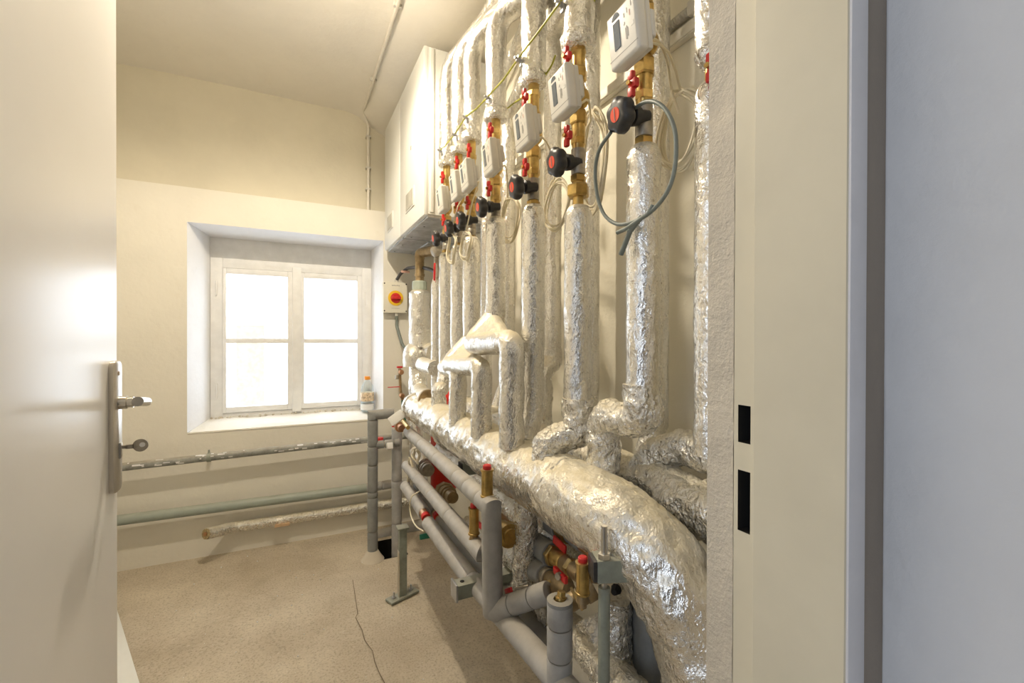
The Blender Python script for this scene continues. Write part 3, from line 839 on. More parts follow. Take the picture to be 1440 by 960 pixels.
for i in range(7):
    y = SY[i]; z0 = ZL[i] - .01; z1 = UPZ[i] + .01; H0 = 1.17
    t = thing('valve_column', 'brass valve column with red levers and black hand wheel, ' + ORD[i], 'valve', (SX, y, z0), 'brass valve columns')
    bm = B(); lathe(bm, (SX, y, 0), (0, 0, 1), [(z0, .017 * K), (H0 + .37, .017 * K), (H0 + .44, .017 * K), (H0 + .45, .021 * K), (H0 + .50, .021 * K), (H0 + .53, .018 * K), (H0 + .60, .018 * K), (H0 + .62, .021 * K), (z1, .021 * K)], 24)
    obj('brass_body', bm, 'brass', t)
    for s0, s1, r in ((.365, .38, .025), (.497, .528, .028), (.600, .628, .027), (.664, .682, .025), (.45, .468, .0245), (.575, .588, .023)):
        if s1 + H0 < z1: obj('hex_nut', nut(B(), (SX, y, H0), (0, 0, 1), s0, s1, r * K), 'brass', t, smooth=25)
    obj('grey_sleeve', LT((SX, y, H0), (0, 0, 1), [(.382, .021 * K), (.384, .0225 * K), (.404, .0225 * K), (.406, .021 * K), (.408, .0225 * K), (.44, .0225 * K)], 22), 'nickel', t)
    if i == 1:
        obj('hex_nut', nut(B(), (SX, y, H0), (0, 0, 1), .330, .358, .026), 'brass', t, smooth=25)
    bm = B(); bmesh.ops.create_uvsphere(bm, u_segments=16, v_segments=10, radius=.0195, matrix=Matrix.Translation((SX + .002, y - .008, H0 + .556)) @ Matrix.Scale(1.25, 4, (0, 0, 1)))
    obj('flow_sensor', bm, 'brass', t, smooth=60)
    w = PX(*WH[i], .54); d = V((-1, .06, -.14)).normalized(); L = (SX - w.x) / -d.x; st = w - d * L
    hw = obj('hand_wheel', wheel_lobe(w, d, .031, .026), 'black', t, smooth=50, label='black six-lobed hand wheel with a red dial')
    obj('hub', LT(st, d, [(0, .012), (L * .35, .012), (L * .38, .017), (L * .6, .0185), (L * .66, .013), (L - .01, .012)], 20), 'black', hw)
    dial = LT(w, d, [(.010, .0135), (.0138, .0128)], 28)
    obj('dial', dial, 'orange_dial', hw)
    ax = d; uu = (V((0, 0, 1)) - ax * ax.z).normalized(); ww = ax.cross(uu)
    obj('dial_slot', BX(w + d * .0142, (.0012, .0014, .021), (ax, ww, uu)), 'print', hw)
    bm = B()
    for k in range(12):
        a = 2 * math.pi * k / 12; rad = uu * math.cos(a) + ww * math.sin(a)
        box(bm, w + d * .0118 + rad * .0175, (.0008, .0010, .004), (ax, ax.cross(rad), rad))
    obj('scale_marks', bm, 'print', hw)
    lever(t, PX(*LV_LOW[i], .562)); lever(t, PX(*LV_UP[i], .562))

# heat meters
MC = [(875, 47), (785, 131), (732, 181), (684.5, 222), (652, 247), (637, 262), (618, 281)]
MLAB = ['off-white square heat meter nearest the doorway, cut by the top of the picture', 'off-white square heat meter with grey display, second from the doorway', 'off-white square heat meter with grey display, third from the doorway', 'off-white square heat meter, fourth from the doorway, alone between two hand wheels', 'off-white heat meter, fifth from the doorway, overlapping the one behind', 'off-white heat meter, sixth from the doorway, half hidden by its neighbour', 'off-white heat meter farthest from the doorway, in front of the white boiler']
tl = math.radians(7)
for i in range(7):
    c = PX(*MC[i], .503)
    n = V((-math.cos(tl), 0, -math.sin(tl))); n = (n + V((0, .06, 0))).normalized()
    u = V((0, 0, 1)).cross(n).normalized()           # to the right as seen from the room (-Y)
    if u.y > 0: u = -u
    v = u.cross(n); v = v if v.z > 0 else -v
    ax = (u, v, n)
    W, H = .078, .090
    t = thing('heat_meter', MLAB[i], 'meter', c, 'heat meters on the valve columns')
    def at(a, b, k=0): return c + u * ((a - .5) * W) + v * ((b - .5) * H) + n * k
    obj('case', BX(c - n * .010, (W, H, .022), ax, .006, 3), 'meter', t)
    obj('back_case', BX(c - n * .025, (W * .95, H * .94, .014), ax, .005, 2), 'meter_back', t)
    obj('mounting_block', BX(at(.74, .52, -.036), (W * .45, H * .5, .012), ax, .005, 3), 'meter_back', t)
    obj('display', BX(at(.34, .54, .0012), (W * .22, H * .50, .0022), ax, .0008, 1), 'lcd', t)
    bm = B()
    for k in range(9):
        a0 = math.pi * k / 9; a1 = math.pi * (k + 1) / 9
        quad(bm, at(.34, .84, .0014), at(.34, .84, .0014) + (u * math.cos(a0) * .0105 + v * math.sin(a0) * .010), at(.34, .84, .0014) + (u * math.cos(a1) * .0105 + v * math.sin(a1) * .010), at(.34, .84, .0014))if False else bm.faces.new([bm.verts.new(q) for q in (at(.34, .84, .0014), at(.34, .84, .0014) + (u * math.cos(a0) * .0105 + v * math.sin(a0) * .010), at(.34, .84, .0014) + (u * math.cos(a1) * .0105 + v * math.sin(a1) * .010))])
    obj('half_round_window', bm, 'lcd', t, smooth=0)
    if i < 5:
        bm = B()
        for a, b, w_, h_ in ((.62, .76, .03, .07), (.60, .60, .02, .02), (.635, .43, .018, .20), (.675, .43, .018, .24), (.71, .43, .018, .16), (.62, .62, .02, .04), (.72, .80, .02, .09), (.86, .87, .02, .12)):
            box(bm, at(a, b, .0011), (W * w_, H * h_, .0006), ax)
        obj('printed_marks', bm, 'print', t)
        bm = B(); box(bm, at(.86, .50, .0011), (W * .09, H * .07, .0006), ax); obj('printed_square', bm, 'meter_back', t)
        bm = B(); box(bm, at(.80, .72, .0011), (W * .03, H * .10, .0006), ax); obj('printed_red_mark', bm, 'print_red', t)
    obj('lower_seam', BX(at(.5, .17, .0008), (W * .96, .0010, .0010), ax), 'print', t)
    obj('arm', T([at(.7, .5, -.036), V((SX - .012, SY[i], c.z + .01))], .007, seg=10), 'meter_back', t)

# cable coils
def coil(c, a, b, n, seed, x=.66, jit=.16):
    random.seed(seed); pts = []
    for k in range(n):
        ja = a * (1 + random.uniform(-jit, jit)); jb = b * (1 + random.uniform(-jit, jit)); off = V((0, random.uniform(-.1, .1) * a, random.uniform(-.1, .05) * b)); dx = random.uniform(-.008, .008)
        for s in range(22):
            q = 2 * math.pi * s / 22 + math.pi / 2
            w = (k * 22 + s) / 22.0
            pts.append(V((c.x + dx + .004 * math.sin(3 * q), c.y - ja * math.cos(q), c.z + jb * math.sin(q))) + off)
    sm = [pts[0]]
    for i in range(1, len(pts) - 1): sm.append((pts[i - 1] + pts[i] * 2 + pts[i + 1]) / 4)
    return sm
CO = [((956, 180), .058, .080, 6, .72), ((835, 226), .052, .120, 6, .665), ((781, 288), .060, .072, 5, .68), ((718, 308), .066, .072, 5, .68), ((656, 345), .060, .05, 4, .556), ((636, 350), .05, .05, 3, .556)]
CL = ['large hanging coil of cream cable beside the nearest valve column', 'long narrow coil of cream cable behind the second valve column', 'cream cable coil on the slim return pipe behind the third column', 'cream cable coil on the slim return pipe right of the fourth column', 'cream cable coil under the hand wheels of the fifth column', 'cream cable coil under the farthest hand wheels']
for k, ((p, a, b, n, x), lab) in enumerate(zip(CO, CL)):
    c = PX(*p, x); pts = coil(c, a, b, n, k + 3, x)
    mi = min(k, 6)
    m = PX(MC[mi][0] + 22 * (1 - k * .12), MC[mi][1] + 25 * (1 - k * .1), .55)
    pts = [m, m + V((.02, -.012, .014)), m.lerp(pts[0], .5) + V((.01, -.012, .03))] + pts
    o = obj('cable_coil', T(smooth(pts, 2), .0026, seg=6), 'cable', smooth=60); tag(o, lab, 'cable', 'coiled cream cables')
# extra leads at the first station
pts = [PX(903, 53, .56), PX(925, 58, .60), PX(938, 85, .64), PX(944, 125, .70), PX(955, 160, .72)]
tag(obj('meter_lead', T(smooth(pts), .0027, seg=6), 'cable', smooth=60), 'cream cable leaving the nearest heat meter towards the large coil', 'cable')
pts = [PX(944, 128, .70), PX(972, 128, .76), PX(984, 145, .80), PX(984, 190, .82), PX(975, 240, .84)]
tag(obj('meter_lead', T(smooth(pts), .0027, seg=6), 'cable', smooth=60), 'cream cable arching right from the large coil to the wall', 'cable')
# long grey capillary loop
lp = [(893, 152, .56), (908, 143, .555), (925, 145, .55), (940, 160, .55), (950, 190, .55), (949, 235, .55), (938, 270, .55), (915, 298, .55), (890, 312, .55), (868, 315, .55), (850, 302, .55), (840, 275, .55), (837, 240, .55), (843, 210, .54), (859, 186, .535)]
t = thing('capillary_loop', 'big grey-green cable loop hanging from the nearest black hand wheel', 'cable', PX(893, 152, .56))
obj('cable', T(smooth([PX(*q) for q in lp], 5), .0036, seg=8), 'cable_grey', t, smooth=60)
obj('cable_tail', T([PX(902, 305, .55), PX(886, 325, .55), PX(873, 358, .55)], .0048, seg=8, bend=.01), 'cable_grey', t, smooth=60)
obj('cable_tail', T([PX(918, 288, .55), PX(912, 300, .548), PX(880, 322, .545), PX(868, 327, .545)], .004, seg=8, bend=.01), 'cable_grey', t, smooth=60)
c = PX(880, 322, .545); obj('paper_tag', BX(c, (.002, .018, .008), None, .0005), 'pvc_nut', t)

# earth wires and clamps
def wire(pts, lab):
    o = obj('earth_wire', T([PX(*q) for q in pts], .0026, seg=7, bend=.02), 'earth', smooth=60); tag(o, lab, 'wire', 'yellow and green earth wires'); return o
ew = [(618, 212), (626, 205), (640, 188), (655, 164), (670, 153), (686, 136), (708, 112), (728, 83), (757, 45), (787, 4), (800, -18)]
wire([(a, b, .556) for a, b in ew], 'long green-yellow earth wire strung diagonally across the upper pipes')
wire([(764, 110, .63), (776, 92, .63), (781, 78, .64)], 'short yellow earth wire above the second heat meter')
wire([(822, 24, .63), (832, 8, .63), (842, -12, .63)], 'short yellow earth wire at the top beside the second upper pipe')
wire([(714, 152, .64), (724, 144, .64), (732, 139, .64)], 'short yellow earth wire above the third heat meter')
for k, (a, b) in enumerate(((619, 211), (640, 189), (655, 164), (686, 136), (729, 82), (787, 3))):
    c = PX(a, b, .558); bm = B(); box(bm, c, (.010, .018, .012), None, .002); lathe(bm, c, (-1, 0, 0), [(0, .004), (.012, .004)], 6); box(bm, c + V((.008, .0, -.012)), (.006, .012, .018), None, .001)
    tag(obj('earth_clamp', bm, 'zinc'), ['zinc earth clamp at the far lower end of the earth wire', 'zinc earth clamp, second from the far end of the earth wire', 'zinc earth clamp, third from the far end of the earth wire', 'zinc earth clamp on the fourth upper pipe', 'zinc earth clamp on the third upper pipe', 'zinc earth clamp at the top of the picture'][k], 'clamp', 'zinc earth clamps')

# return pipes against the wall
RX = .782
RT = [(714, 'slim foil-wrapped return pipe right of the fourth riser', .030), (777, 'slim foil-wrapped return pipe right of the third riser with a dusty collar', .030), (830, 'slim foil-wrapped return pipe tight behind the second riser', .028), (924, 'slim foil-wrapped return pipe tight behind the nearest riser', .028), (684, 'slim foil-wrapped return pipe hidden behind the fifth riser', .026)]
for k, (px, lab, r) in enumerate(RT):
    p = PX(px, 300, RX); t = thing('return_pipe', lab, 'pipe', (RX, p.y, .9), 'foil-wrapped return pipes')
    zc_ = 1.17 - .06
    if k == 1:
        obj('insulation', T([(RX, p.y, 2.455), (RX, p.y, zc_)], r, seg=22, step=.014, crump=.0015, seed=k + 40), 'foil', t, smooth=70)
        obj('dusty_collar', T([(RX, p.y, zc_ + .03), (RX, p.y, zc_ - .01), (RX - .05, p.y - .02, zc_ - .05), (RX - .05, p.y - .02, .88)], .034, seg=24, step=.009, bend=.03, crump=.005, seed=k), 'foil_dusty', t, smooth=70)
    elif k == 3:
        obj('insulation', T([(RX, p.y, 2.455), (RX, p.y, .97), (RX - .03, p.y, .90)], r, seg=22, step=.014, crump=.0015, seed=k + 40), 'foil', t, smooth=70)
    else:
        top = [(RX, p.y, 2.36)] if k == 2 else [(.765, .46, 2.27 if k == 0 else 2.335), (.765, p.y - .42, 2.20 if k == 0 else 2.31), (RX, p.y, 2.06 if k == 0 else 2.14)]
        obj('insulation', T(top + [(RX, p.y, 1.0), (RX - .04, p.y, .90)], r, bend=.08, seg=22, step=.014, crump=.0015, seed=k + 40), 'foil', t, smooth=70)

# ------------------------------------------------------------------ big manifolds
y_far = PX(585, 590, MAN_X).y; yn = .535
t = thing('supply_manifold', 'big foil-wrapped manifold pipe sloping to the front and bending down beside the doorway', 'pipe', (MAN_X, 1.2, .75))
def manr(u, s): return MAN_R * (.84 + .16 * min(1, u * 2.2))
obj('insulation', T([(MAN_X, y_far, MAN_Z + .012), (MAN_X, .82, MAN_Z), (MAN_X + .010, .67, MAN_Z - .006), (MAN_X + .042, .578, MAN_Z - .062), (MAN_X + .076, .532, MAN_Z - .17), (MAN_X + .094, .520, MAN_Z - .33), (MAN_X + .096, .519, .02)], manr, seg=72, bend=.25, step=.0085, crump=.0065, seed=3), 'foil_dusty', t, smooth=75)
obj('end_cap', T([(MAN_X, y_far + .05, MAN_Z + .012), (MAN_X, y_far + .02, MAN_Z + .012), (MAN_X, y_far - .03, MAN_Z + .012)], lambda u, s: .045 + .026 * min(1, u * 1.6), seg=36, step=.008, crump=.004), 'foil_crumple', t, smooth=70)
for yy_ in (.86, 1.24, 1.62):
    obj('foil_lap', T([(MAN_X, yy_ + .03, MAN_Z + .002), (MAN_X, yy_ - .03, MAN_Z + .002)], lambda u, s: MAN_R - .001 + .003 * math.sin(math.pi * u), seg=60, step=.006, crump=.0065, seed=3), 'foil_dusty', t, smooth=75)
obj('crumpled_drop', T([(MAN_X - .005, PX(738, 690, .54).y, .80), (MAN_X - .008, PX(738, 690, .54).y, .62), (MAN_X - .008, PX(738, 690, .54).y, .47)], .032, seg=28, step=.008, crump=.004, seed=8), 'foil_crumple', t, smooth=70)
t = thing('return_manifold', 'second foil-wrapped manifold pipe behind the big one, next to the wall', 'pipe', (.70, 1.2, .80))
obj('insulation', T([(.70, 2.2, .86), (.712, .448, .845)], .056, seg=44, step=.010, crump=.010, seed=5), 'foil_crumple', t, smooth=75)
t = thing('cross_pipe', 'crumpled foil pipe passing from behind the nearest riser to the doorway edge', 'pipe', (.73, .6, .9))
obj('insulation', T([(.69, .80, .80), (.72, .75, .91), (.74, .68, .945), (.75, .445, .935)], .037, seg=32, bend=.07, step=.007, crump=.008, seed=6), 'foil_crumple', t, smooth=70)
t = thing('low_foil_pipe', 'crumpled foil pipe running just below the big manifold', 'pipe', (.65, 1.4, .6))
obj('insulation', T([(.64, 2.1, .66), (.64, 1.25, .645), (.64, .95, .64)], .045, seg=30, step=.011, crump=.007, seed=7), 'foil_crumple', t, smooth=70)
obj('hanging_wire', T([PX(664, 655, .60), PX(664, 690, .60)], .0016, seg=6), 'cable', t)
# pipe at the doorway edge
t = thing('edge_pipe', 'foil-wrapped pipe with a red lever cut off by the doorway edge', 'pipe', (.62, .511, .9))
y = PX(1002, 300, .62).y
obj('upper_insulation', T([(.62, y, 2.468), (.62, y, ZXY(72, .62, y))], .028, seg=24, step=.012, crump=.003, seed=60), 'foil', t, smooth=70)
bm = B(); zc2 = ZXY(84, .62, y); lathe(bm, (.62, y, zc2 - .02), (0, 0, 1), [(0, .010), (.014, .024), (.026, .030), (.04, .027)], 8); obj('torn_foil_end', bm, 'foil_crumple', t, smooth=20)
obj('brass_body', LT((.62, y, zc2 - .06), (0, 0, 1), [(0, .013), (.07, .013)], 18), 'brass', t)
lever(t, PX(999, 94, .585), s=.95)
obj('lower_insulation', T([(.62, y, ZXY(120, .62, y)), (.62, y, ZXY(128, .62, y)), (.62, y, ZXY(640, .62, y))], lambda u, s: .028 if s > .012 else .022 + s * .5, seg=24, step=.012, crump=.002, seed=61), 'foil', t, smooth=70)

# right wall fittings
zt1 = 1.17 + .735
tk = thing('cable_trunking', 'cream plastic cable trunking along the right wall behind the pipes', 'trunking', (.85, 1.2, zt1))
obj('duct', BM((XW - .018, .445, zt1 - .016), (XW - .001, 2.85, zt1 + .016), .002), 'conduit_white', tk)
obj('cover', BM((XW - .022, .445, zt1 - .013), (XW - .016, 2.85, zt1 + .013), .002), 'conduit_white', tk)
y0 = PX(930, 54, .845).y
def cr(u, s): return .0105 + .0014 * (1 if int(s / .0035) % 2 else -1)
cc = thing('corrugated_conduit', 'grey corrugated conduit clipped to the right wall near the doorway', 'conduit', (.845, y0, 1.95))
obj('tube', T([(.845, y0 + .14, 1.17 + .775), (.845, .442, 1.17 + .775)], cr, seg=16, step=.0035), 'conduit', cc, smooth=20)
c = PX(975, 12, .84); obj('clip', BX((.845, c.y, 1.17 + .772), (.028, .022, .034), None, .003), 'conduit', cc)

# ceiling conduit
cd = thing('ceiling_conduit', 'thin painted conduit along the ceiling and down the back wall corner', 'conduit', (.385, 2.2, 2.5))
xc = .402
pA = PY(518, 165, YU - .03)
zcc = CZ - .052
obj('tube', T([(xc, .442, zcc), (xc, YU - .08, zcc), (pA.x, YU - .03, zcc - .06), (pA.x, YU - .03, LEDGE + .006)], .0085, seg=12, bend=.04), 'conduit_white', cd, smooth=60)
for py in (192, 236, 266):
    q = PY(518, py, YU - .03); obj('clip', BX((pA.x, YU - .022, q.z), (.030, .036, .012), None, .002), 'conduit', cd)
for y in (1.9, 2.5): obj('clip', BX((xc, y, zcc + .004), (.034, .014, .020), None, .002), 'conduit', cd)

# ================================================================== LOWER PIPEWORK
def foamrun(t, pts, r, cuts=(), mat='foam', seg=22, name='foam_sleeve', bend=0.0, gap=.0022, seed=0, endr=True):
    """grey foam pipe made of butted sleeves; cuts are distances along the path"""
    pts = [V(p) for p in pts]
    if bend: pts = fillet(pts, bend)
    L = [0.0]
    for a, b in zip(pts, pts[1:]): L.append(L[-1] + (b - a).length)
    tot = L[-1]; cu = [0] + [c for c in cuts if 0 < c < tot] + [tot]
    def at(s):
        for i in range(len(pts) - 1):
            if s <= L[i + 1] + 1e-9: return pts[i].lerp(pts[i + 1], (s - L[i]) / (L[i + 1] - L[i]))
        return pts[-1]
    for a, b in zip(cu, cu[1:]):
        a2, b2 = a + (gap / 2 if a > 0 else 0), b - (gap / 2 if b < tot else 0)
        q = [at(a2)] + [p for p, l in zip(pts, L) if a2 + .004 < l < b2 - .004] + [at(b2)]
        tt = b2 - a2
        def rr(u, s, tt=tt): 
            e = min(s, tt - s); return r * (1 - .09 * max(0, 1 - e / .004)) if e < .004 else r
        st = max(.02, tt / 40)
        q = [q[0], q[0].lerp(q[1], min(.5, .004 / (q[1] - q[0]).length))] + q[1:-1] + [q[-1].lerp(q[-2], min(.5, .004 / (q[-1] - q[-2]).length)), q[-1]]
        obj(name, T(q, rr, seg=seg, step=st, crump=.0008, seed=seed), mat, t, smooth=50)
    inner = T([p for p in pts], r * .62, seg=12, cap=True)
    obj('inner_pipe', inner, 'brass_dull', t)

# back wall pipes
t = thing('upper_wall_pipe', 'thin flaking grey pipe under the window sill on the back wall', 'pipe', (0, 2.80, .6))
a = PY(150, 659, 2.80); b = PY(515, 618, 2.80); d = (b - a)
x_end = PY(596, 610, 2.80)
obj('tube', T([a - d * .25, a.lerp(b, .42), b, x_end], .0195, seg=18, step=.03, crump=.0006), 'grey_pipe', t, smooth=60)
bm = B(); random.seed(2)
for k in range(46):
    s = random.choice([random.uniform(.03, .42), random.uniform(.3, 1.05)]); c = a.lerp(b, s); ang = random.uniform(.3, 2.3)
    n = V((0, -math.sin(ang), math.cos(ang)))
    w, h = random.uniform(.006, .032), random.uniform(.003, .008)
    box(bm, c + n * .0193, (w, h, .0014), (V((1, 0, 0)), V((0, n.z, -n.y)), n))
o = obj('paint_flakes', bm, 'white_plaster', t); o['kind'] = 'stuff'
for px in (294, 630):
    q = PY(px, 640, 2.80); s = a + d * ((q.x - a.x) / d.x); 
    bm = B(); lathe(bm, s - V((.009, 0, 0)), (1, 0, 0), [(0, .024), (.018, .024)], 20); box(bm, s + V((0, .03, 0)), (.014, .09, .012)); lathe(bm, s + V((0, -.004, .02)), (0, 0, 1), [(0, .006), (.02, .004)], 8)
    obj('pipe_clip', bm, 'strut', t)
tp = PY(293, 640, 2.76)
t = thing('middle_wall_pipe', 'plain green-grey pipe low on the back wall between the flaking pipe and the foil pipe', 'pipe', (0, 2.81, .35))
a = PY(150, 733.5, 2.815); b = PY(515, 686, 2.815); d = b - a
obj('tube', T([a - d * .25, b + d * .0], .026, seg=22), 'green_pipe', t, smooth=60)
foamrun(t, [b, PY(600, 672, 2.815)], .027, (.09, .19), 'foam')
t = thing('foil_stub_pipe', 'foil-wrapped stub pipe with an open wool-filled end low on the back wall', 'pipe', (0, 2.7, .25))
a = PY(290, 750.5, 2.73); m = PY(330, 741, 2.85); b = PY(515, 713, 2.85); b2 = PY(600, 700, 2.85)
obj('insulation', T([a, m, b, b2], .0285, seg=28, bend=.05, step=.011, crump=.0026, seed=9), 'foil_crumple', t, smooth=70)
dd = (m - a).normalized()
obj('wool_filling', LT(a - dd * .0035, dd, [(0, .0255), (.006, .0265)], 24), 'fluff', t)
obj('pipe_bore', LT(a - dd * .005, dd, [(0, .0125), (.004, .0125)], 18), 'brass_dull', t)
obj('pipe_end', LT(a - dd * .008, dd, [(0, .0100), (.004, .0100)], 18), 'copper', t)
wp = PY(397, 736, 2.835); obj('timber_packer', BX(wp, (.075, .05, .014)), 'wood', t)

# isolator switch on the back wall
iw = thing('isolator_switch', 'cream switch box with a red and yellow rotary knob on the back wall', 'switch', PY(556, 418, YB - .03))
c = PY(556, 418, YB - .045); tl_ = PY(539, 418, YB - .045); tr_ = PY(573, 418, YB - .045); wd = abs(tr_.x - tl_.x)
hgt = .19
hgt = PY(539, 396, YB - .045).z - PY(539, 440, YB - .045).z
obj('box_base', BX(c + V((0, .030, 0)), (wd * .98, .03, hgt * .98), None, .004), 'meter_back', iw)
obj('box_lid', BX(c + V((0, .008, 0)), (wd, .020, hgt), None, .005), 'box_cream', iw)
kc = PY(556.5, 419, YB - .05)
yk = c.y
obj('yellow_disc', LT((kc.x, yk, kc.z), (0, -1, 0), [(0, .047), (.006, .047), (.007, .040), (.0075, .040)], 36), 'yellow', iw)
kn = obj('rotary_knob', LT((kc.x, yk - .007, kc.z), (0, -1, 0), [(0, .032), (.006, .030), (.007, .026)], 30), 'red', iw)
obj('knob_grip', BX((kc.x, yk - .022, kc.z), (.058, .024, .016), None, .005), 'red', kn)
bm = B()
for dx in (-.45, .45):
    for dz in (-.44, .44): lathe(bm, (c.x + dx * wd, yk - .001, c.z + dz * hgt), (0, -1, 0), [(0, .0045), (.0025, .0045)], 10)
obj('lid_screws', bm, 'black', iw)
bm = B()
for k in range(5): box(bm, (c.x - .018 + k * .010, yk - .0026, c.z + hgt * .38 + (.001 if k % 2 else 0)), (.007, .001, .006))
box(bm, (c.x, yk - .0026, c.z - hgt * .35), (.05, .001, .002)); obj('printed_marks', bm, 'print', iw)
for s in (1, -1): obj('cable_gland', LT((c.x + .012, c.y + .02, c.z + s * hgt * .5), (0, 0, s), [(0, .013), (.018, .013), (.02, .009), (.028, .009)], 8), 'conduit', iw)
pg = (c.x + .012, c.y + .02)
tag(obj('flexible_conduit', T([(pg[0], pg[1], c.z - hgt * .5 - .01), (pg[0], pg[1], c.z - hgt * .5 - .08), PY(566, 485, 2.80), PX(585, 505, .70)], .0095, seg=12, bend=.07), 'cable_grey', smooth=60), 'grey flexible cable leaving the bottom of the isolator switch box', 'cable')
tag(obj('black_cable', T([(pg[0], pg[1], c.z + hgt * .5 + .015), PY(563, 385, 2.80), PY(573, 377, 2.76), PX(588, 375, .66), PX(603, 378, .66), PX(612, 382, .66), PX(621, 365, .66)], .010, seg=12, bend=.05), 'cable_black', smooth=60), 'thick dark cable arching from the isolator switch behind the brass elbow', 'cable')

# drain cocks on the back wall
dc = thing('drain_cock_set', 'small brass drain cocks with red levers and green hose on the back wall', 'valve', PY(562, 550, 2.80))
def dp(px, py, Y=2.80): return PY(px, py, Y)
obj('brass_pipe', T([dp(562, 518), dp(563, 548), dp(566, 562)], .009, seg=12), 'brass_dull', dc)
obj('valve_body', LT(dp(564, 523, 2.77), (0, -1, 0), [(-.03, .012), (0, .016), (.012, .016), (.02, .010)], 14), 'copper', dc)
obj('valve_body', LT(dp(565, 556, 2.77), (0, -1, 0), [(-.03, .012), (0, .016), (.012, .016), (.02, .010)], 14), 'copper', dc)
obj('red_knob', BX(dp(562, 516, 2.75), (.034, .02, .012), None, .003), 'red', dc)
obj('red_lever', BX(dp(554, 544, 2.74), (.075, .010, .005), None, .002), 'red', dc)
obj('green_hose', T([dp(567, 562), dp(567, 583), dp(570, 600)], .012, seg=12), 'green_plastic', dc)
obj('nut', nut(B(), dp(558, 533), (0, 0, 1), 0, .025, .011), 'nickel', dc, smooth=25)

# bottle on the sill
bp = PY(516.5, 578, FYw - .10)
bt = thing('plastic_bottle', 'clear plastic bottle with an orange cap and label on the window sill', 'bottle', bp)
zb0 = bp.z; hb0 = ZXY(529, bp.x, bp.y) - zb0; s = hb0 / .205
pr = [(.002, .020), (.0, .030), (.006, .036), (.02, .0375), (.055, .0375), (.06, .0355), (.062, .0375), (.125, .0375), (.132, .036), (.15, .034), (.172, .020), (.18, .0135), (.19, .0135)]
obj('bottle_body', LT(bp, (0, 0, 1), [(a * s, b * s * .98) for a, b in pr], 28), 'pet', bt, smooth=60)
obj('wrapper', LT(bp, (0, 0, 1), [(.062 * s, .0381 * s), (.112 * s, .0381 * s)], 28), 'label', bt, smooth=60)
obj('wrapper', LT(bp, (0, 0, 1), [(.012 * s, .0378 * s), (.045 * s, .0380 * s)], 28), 'label_white', bt, smooth=60)
obj('cap', LT(bp, (0, 0, 1), [(.186 * s, .0150 * s), (.188 * s, .016 * s), (.203 * s, .016 * s), (.205 * s, .014 * s)], 20), 'orange', bt)

# boiler flow pipe A
ya = PX(590, 440, .64).y
t = thing('boiler_flow_pipe', 'fat foil-wrapped pipe dropping from a brass elbow under the boilers, with bends', 'pipe', (.64, ya, .9))
za = zz(590, 408, .64)
obj('insulation', T([(.64, ya, za), (.64, ya, za - .006), (.64, ya, zz(590, 488, .64))], lambda u, s: .057 if s > .01 else .040 + s, seg=34, step=.011, crump=.005, seed=31), 'foil', t, smooth=70)
obj('shelf_bend', T([PX(613, 497, .70), PX(588, 494, .66), PX(581, 495, .60), PX(581, 515, .60)], .055, seg=34, bend=.06, step=.01, crump=.004, seed=32), 'foil', t, smooth=70)
obj('lower_bend', T([PX(586, 505, .63), PX(590, 548, .63), PX(592, 557, .61), PX(602, 562, .56)], .046, seg=34, bend=.05, step=.01, crump=.004, seed=33), 'foil', t, smooth=70)
obj('small_branch', T([PX(594, 512, .60), PX(612, 518, .60)], .036, seg=28, step=.01, crump=.003, seed=34), 'foil', t, smooth=70)
e = PX(602, 562, .56); obj('open_end', LT(e, (PX(606, 564, .56) - PX(594, 558, .56)), [(-.01, .047), (.008, .047), (.009, .038), (.002, .036), (.002, .02)], 28), 'brass_dull', t)
obj('brass_riser', LT((.64, ya, za - .01), (0, 0, 1), [(0, .024), (.085, .024), (.086, .028), (.10, .028), (.101, .025), (.19, .025)], 20), 'brass_dull', t)
obj('plastic_nut', nut(B(), (.64, ya, za - .002), (0, 0, 1), 0, .052, .040, 12), 'pvc_nut', t, smooth=20)
ze = za + .20
obj('elbow', T([(.64, ya, ze - .03), (.64, ya, ze + .005), (.67, ya - .055, ze + .006), (.70, ya - .12, ze + .01)], .027, seg=18, bend=.03), 'brass_dull', t, smooth=60)
tg = obj('cable_label', BX(PX(570, 382, .62), (.012, .050, .013), frame_axes((PX(578, 378, .62) - PX(562, 386, .62)))[::1], .002), 'print_red', t)
t = thing('foil_side_pipe', 'slim foil-wrapped pipe beside the fat one with an upright red handle at its top', 'pipe', PX(613, 440, .62))
yb_ = PX(614, 440, .62).y
obj('insulation', T([(.62, yb_, zz(614, 392, .62)), (.62, yb_, .90)], lambda u, s: .026 if s > .02 else .017 + s * .45, seg=22, step=.012, crump=.002, seed=35), 'foil', t, smooth=70)
obj('red_handle', BX(PX(611, 382, .60), (.010, .010, .082), (V((1, 0, 0)), V((0, 1, .1)).normalized(), V((0, -.1, 1)).normalized()), .004), 'red', t)
obj('valve_body', T([(.62, yb_, zz(614, 394, .62)), (.62, yb_, zz(614, 362, .62))], .014, seg=14), 'nickel', t)
obj('pump_head', LT(PX(617, 352, .62), (-1, -.3, -.4), [(-.02, .02), (.03, .024), (.034, .018)], 16), 'nickel', t)
t = thing('far_foil_drop', 'foil-wrapped vertical pipe beside the far end of the big manifold', 'pipe', PX(587, 620, .62))
yd = PX(586, 620, .63).y
obj('insulation', T([(.63, yd, .98), (.63, yd, .25)], .043, seg=28, step=.012, crump=.004, seed=36), 'foil', t, smooth=70)

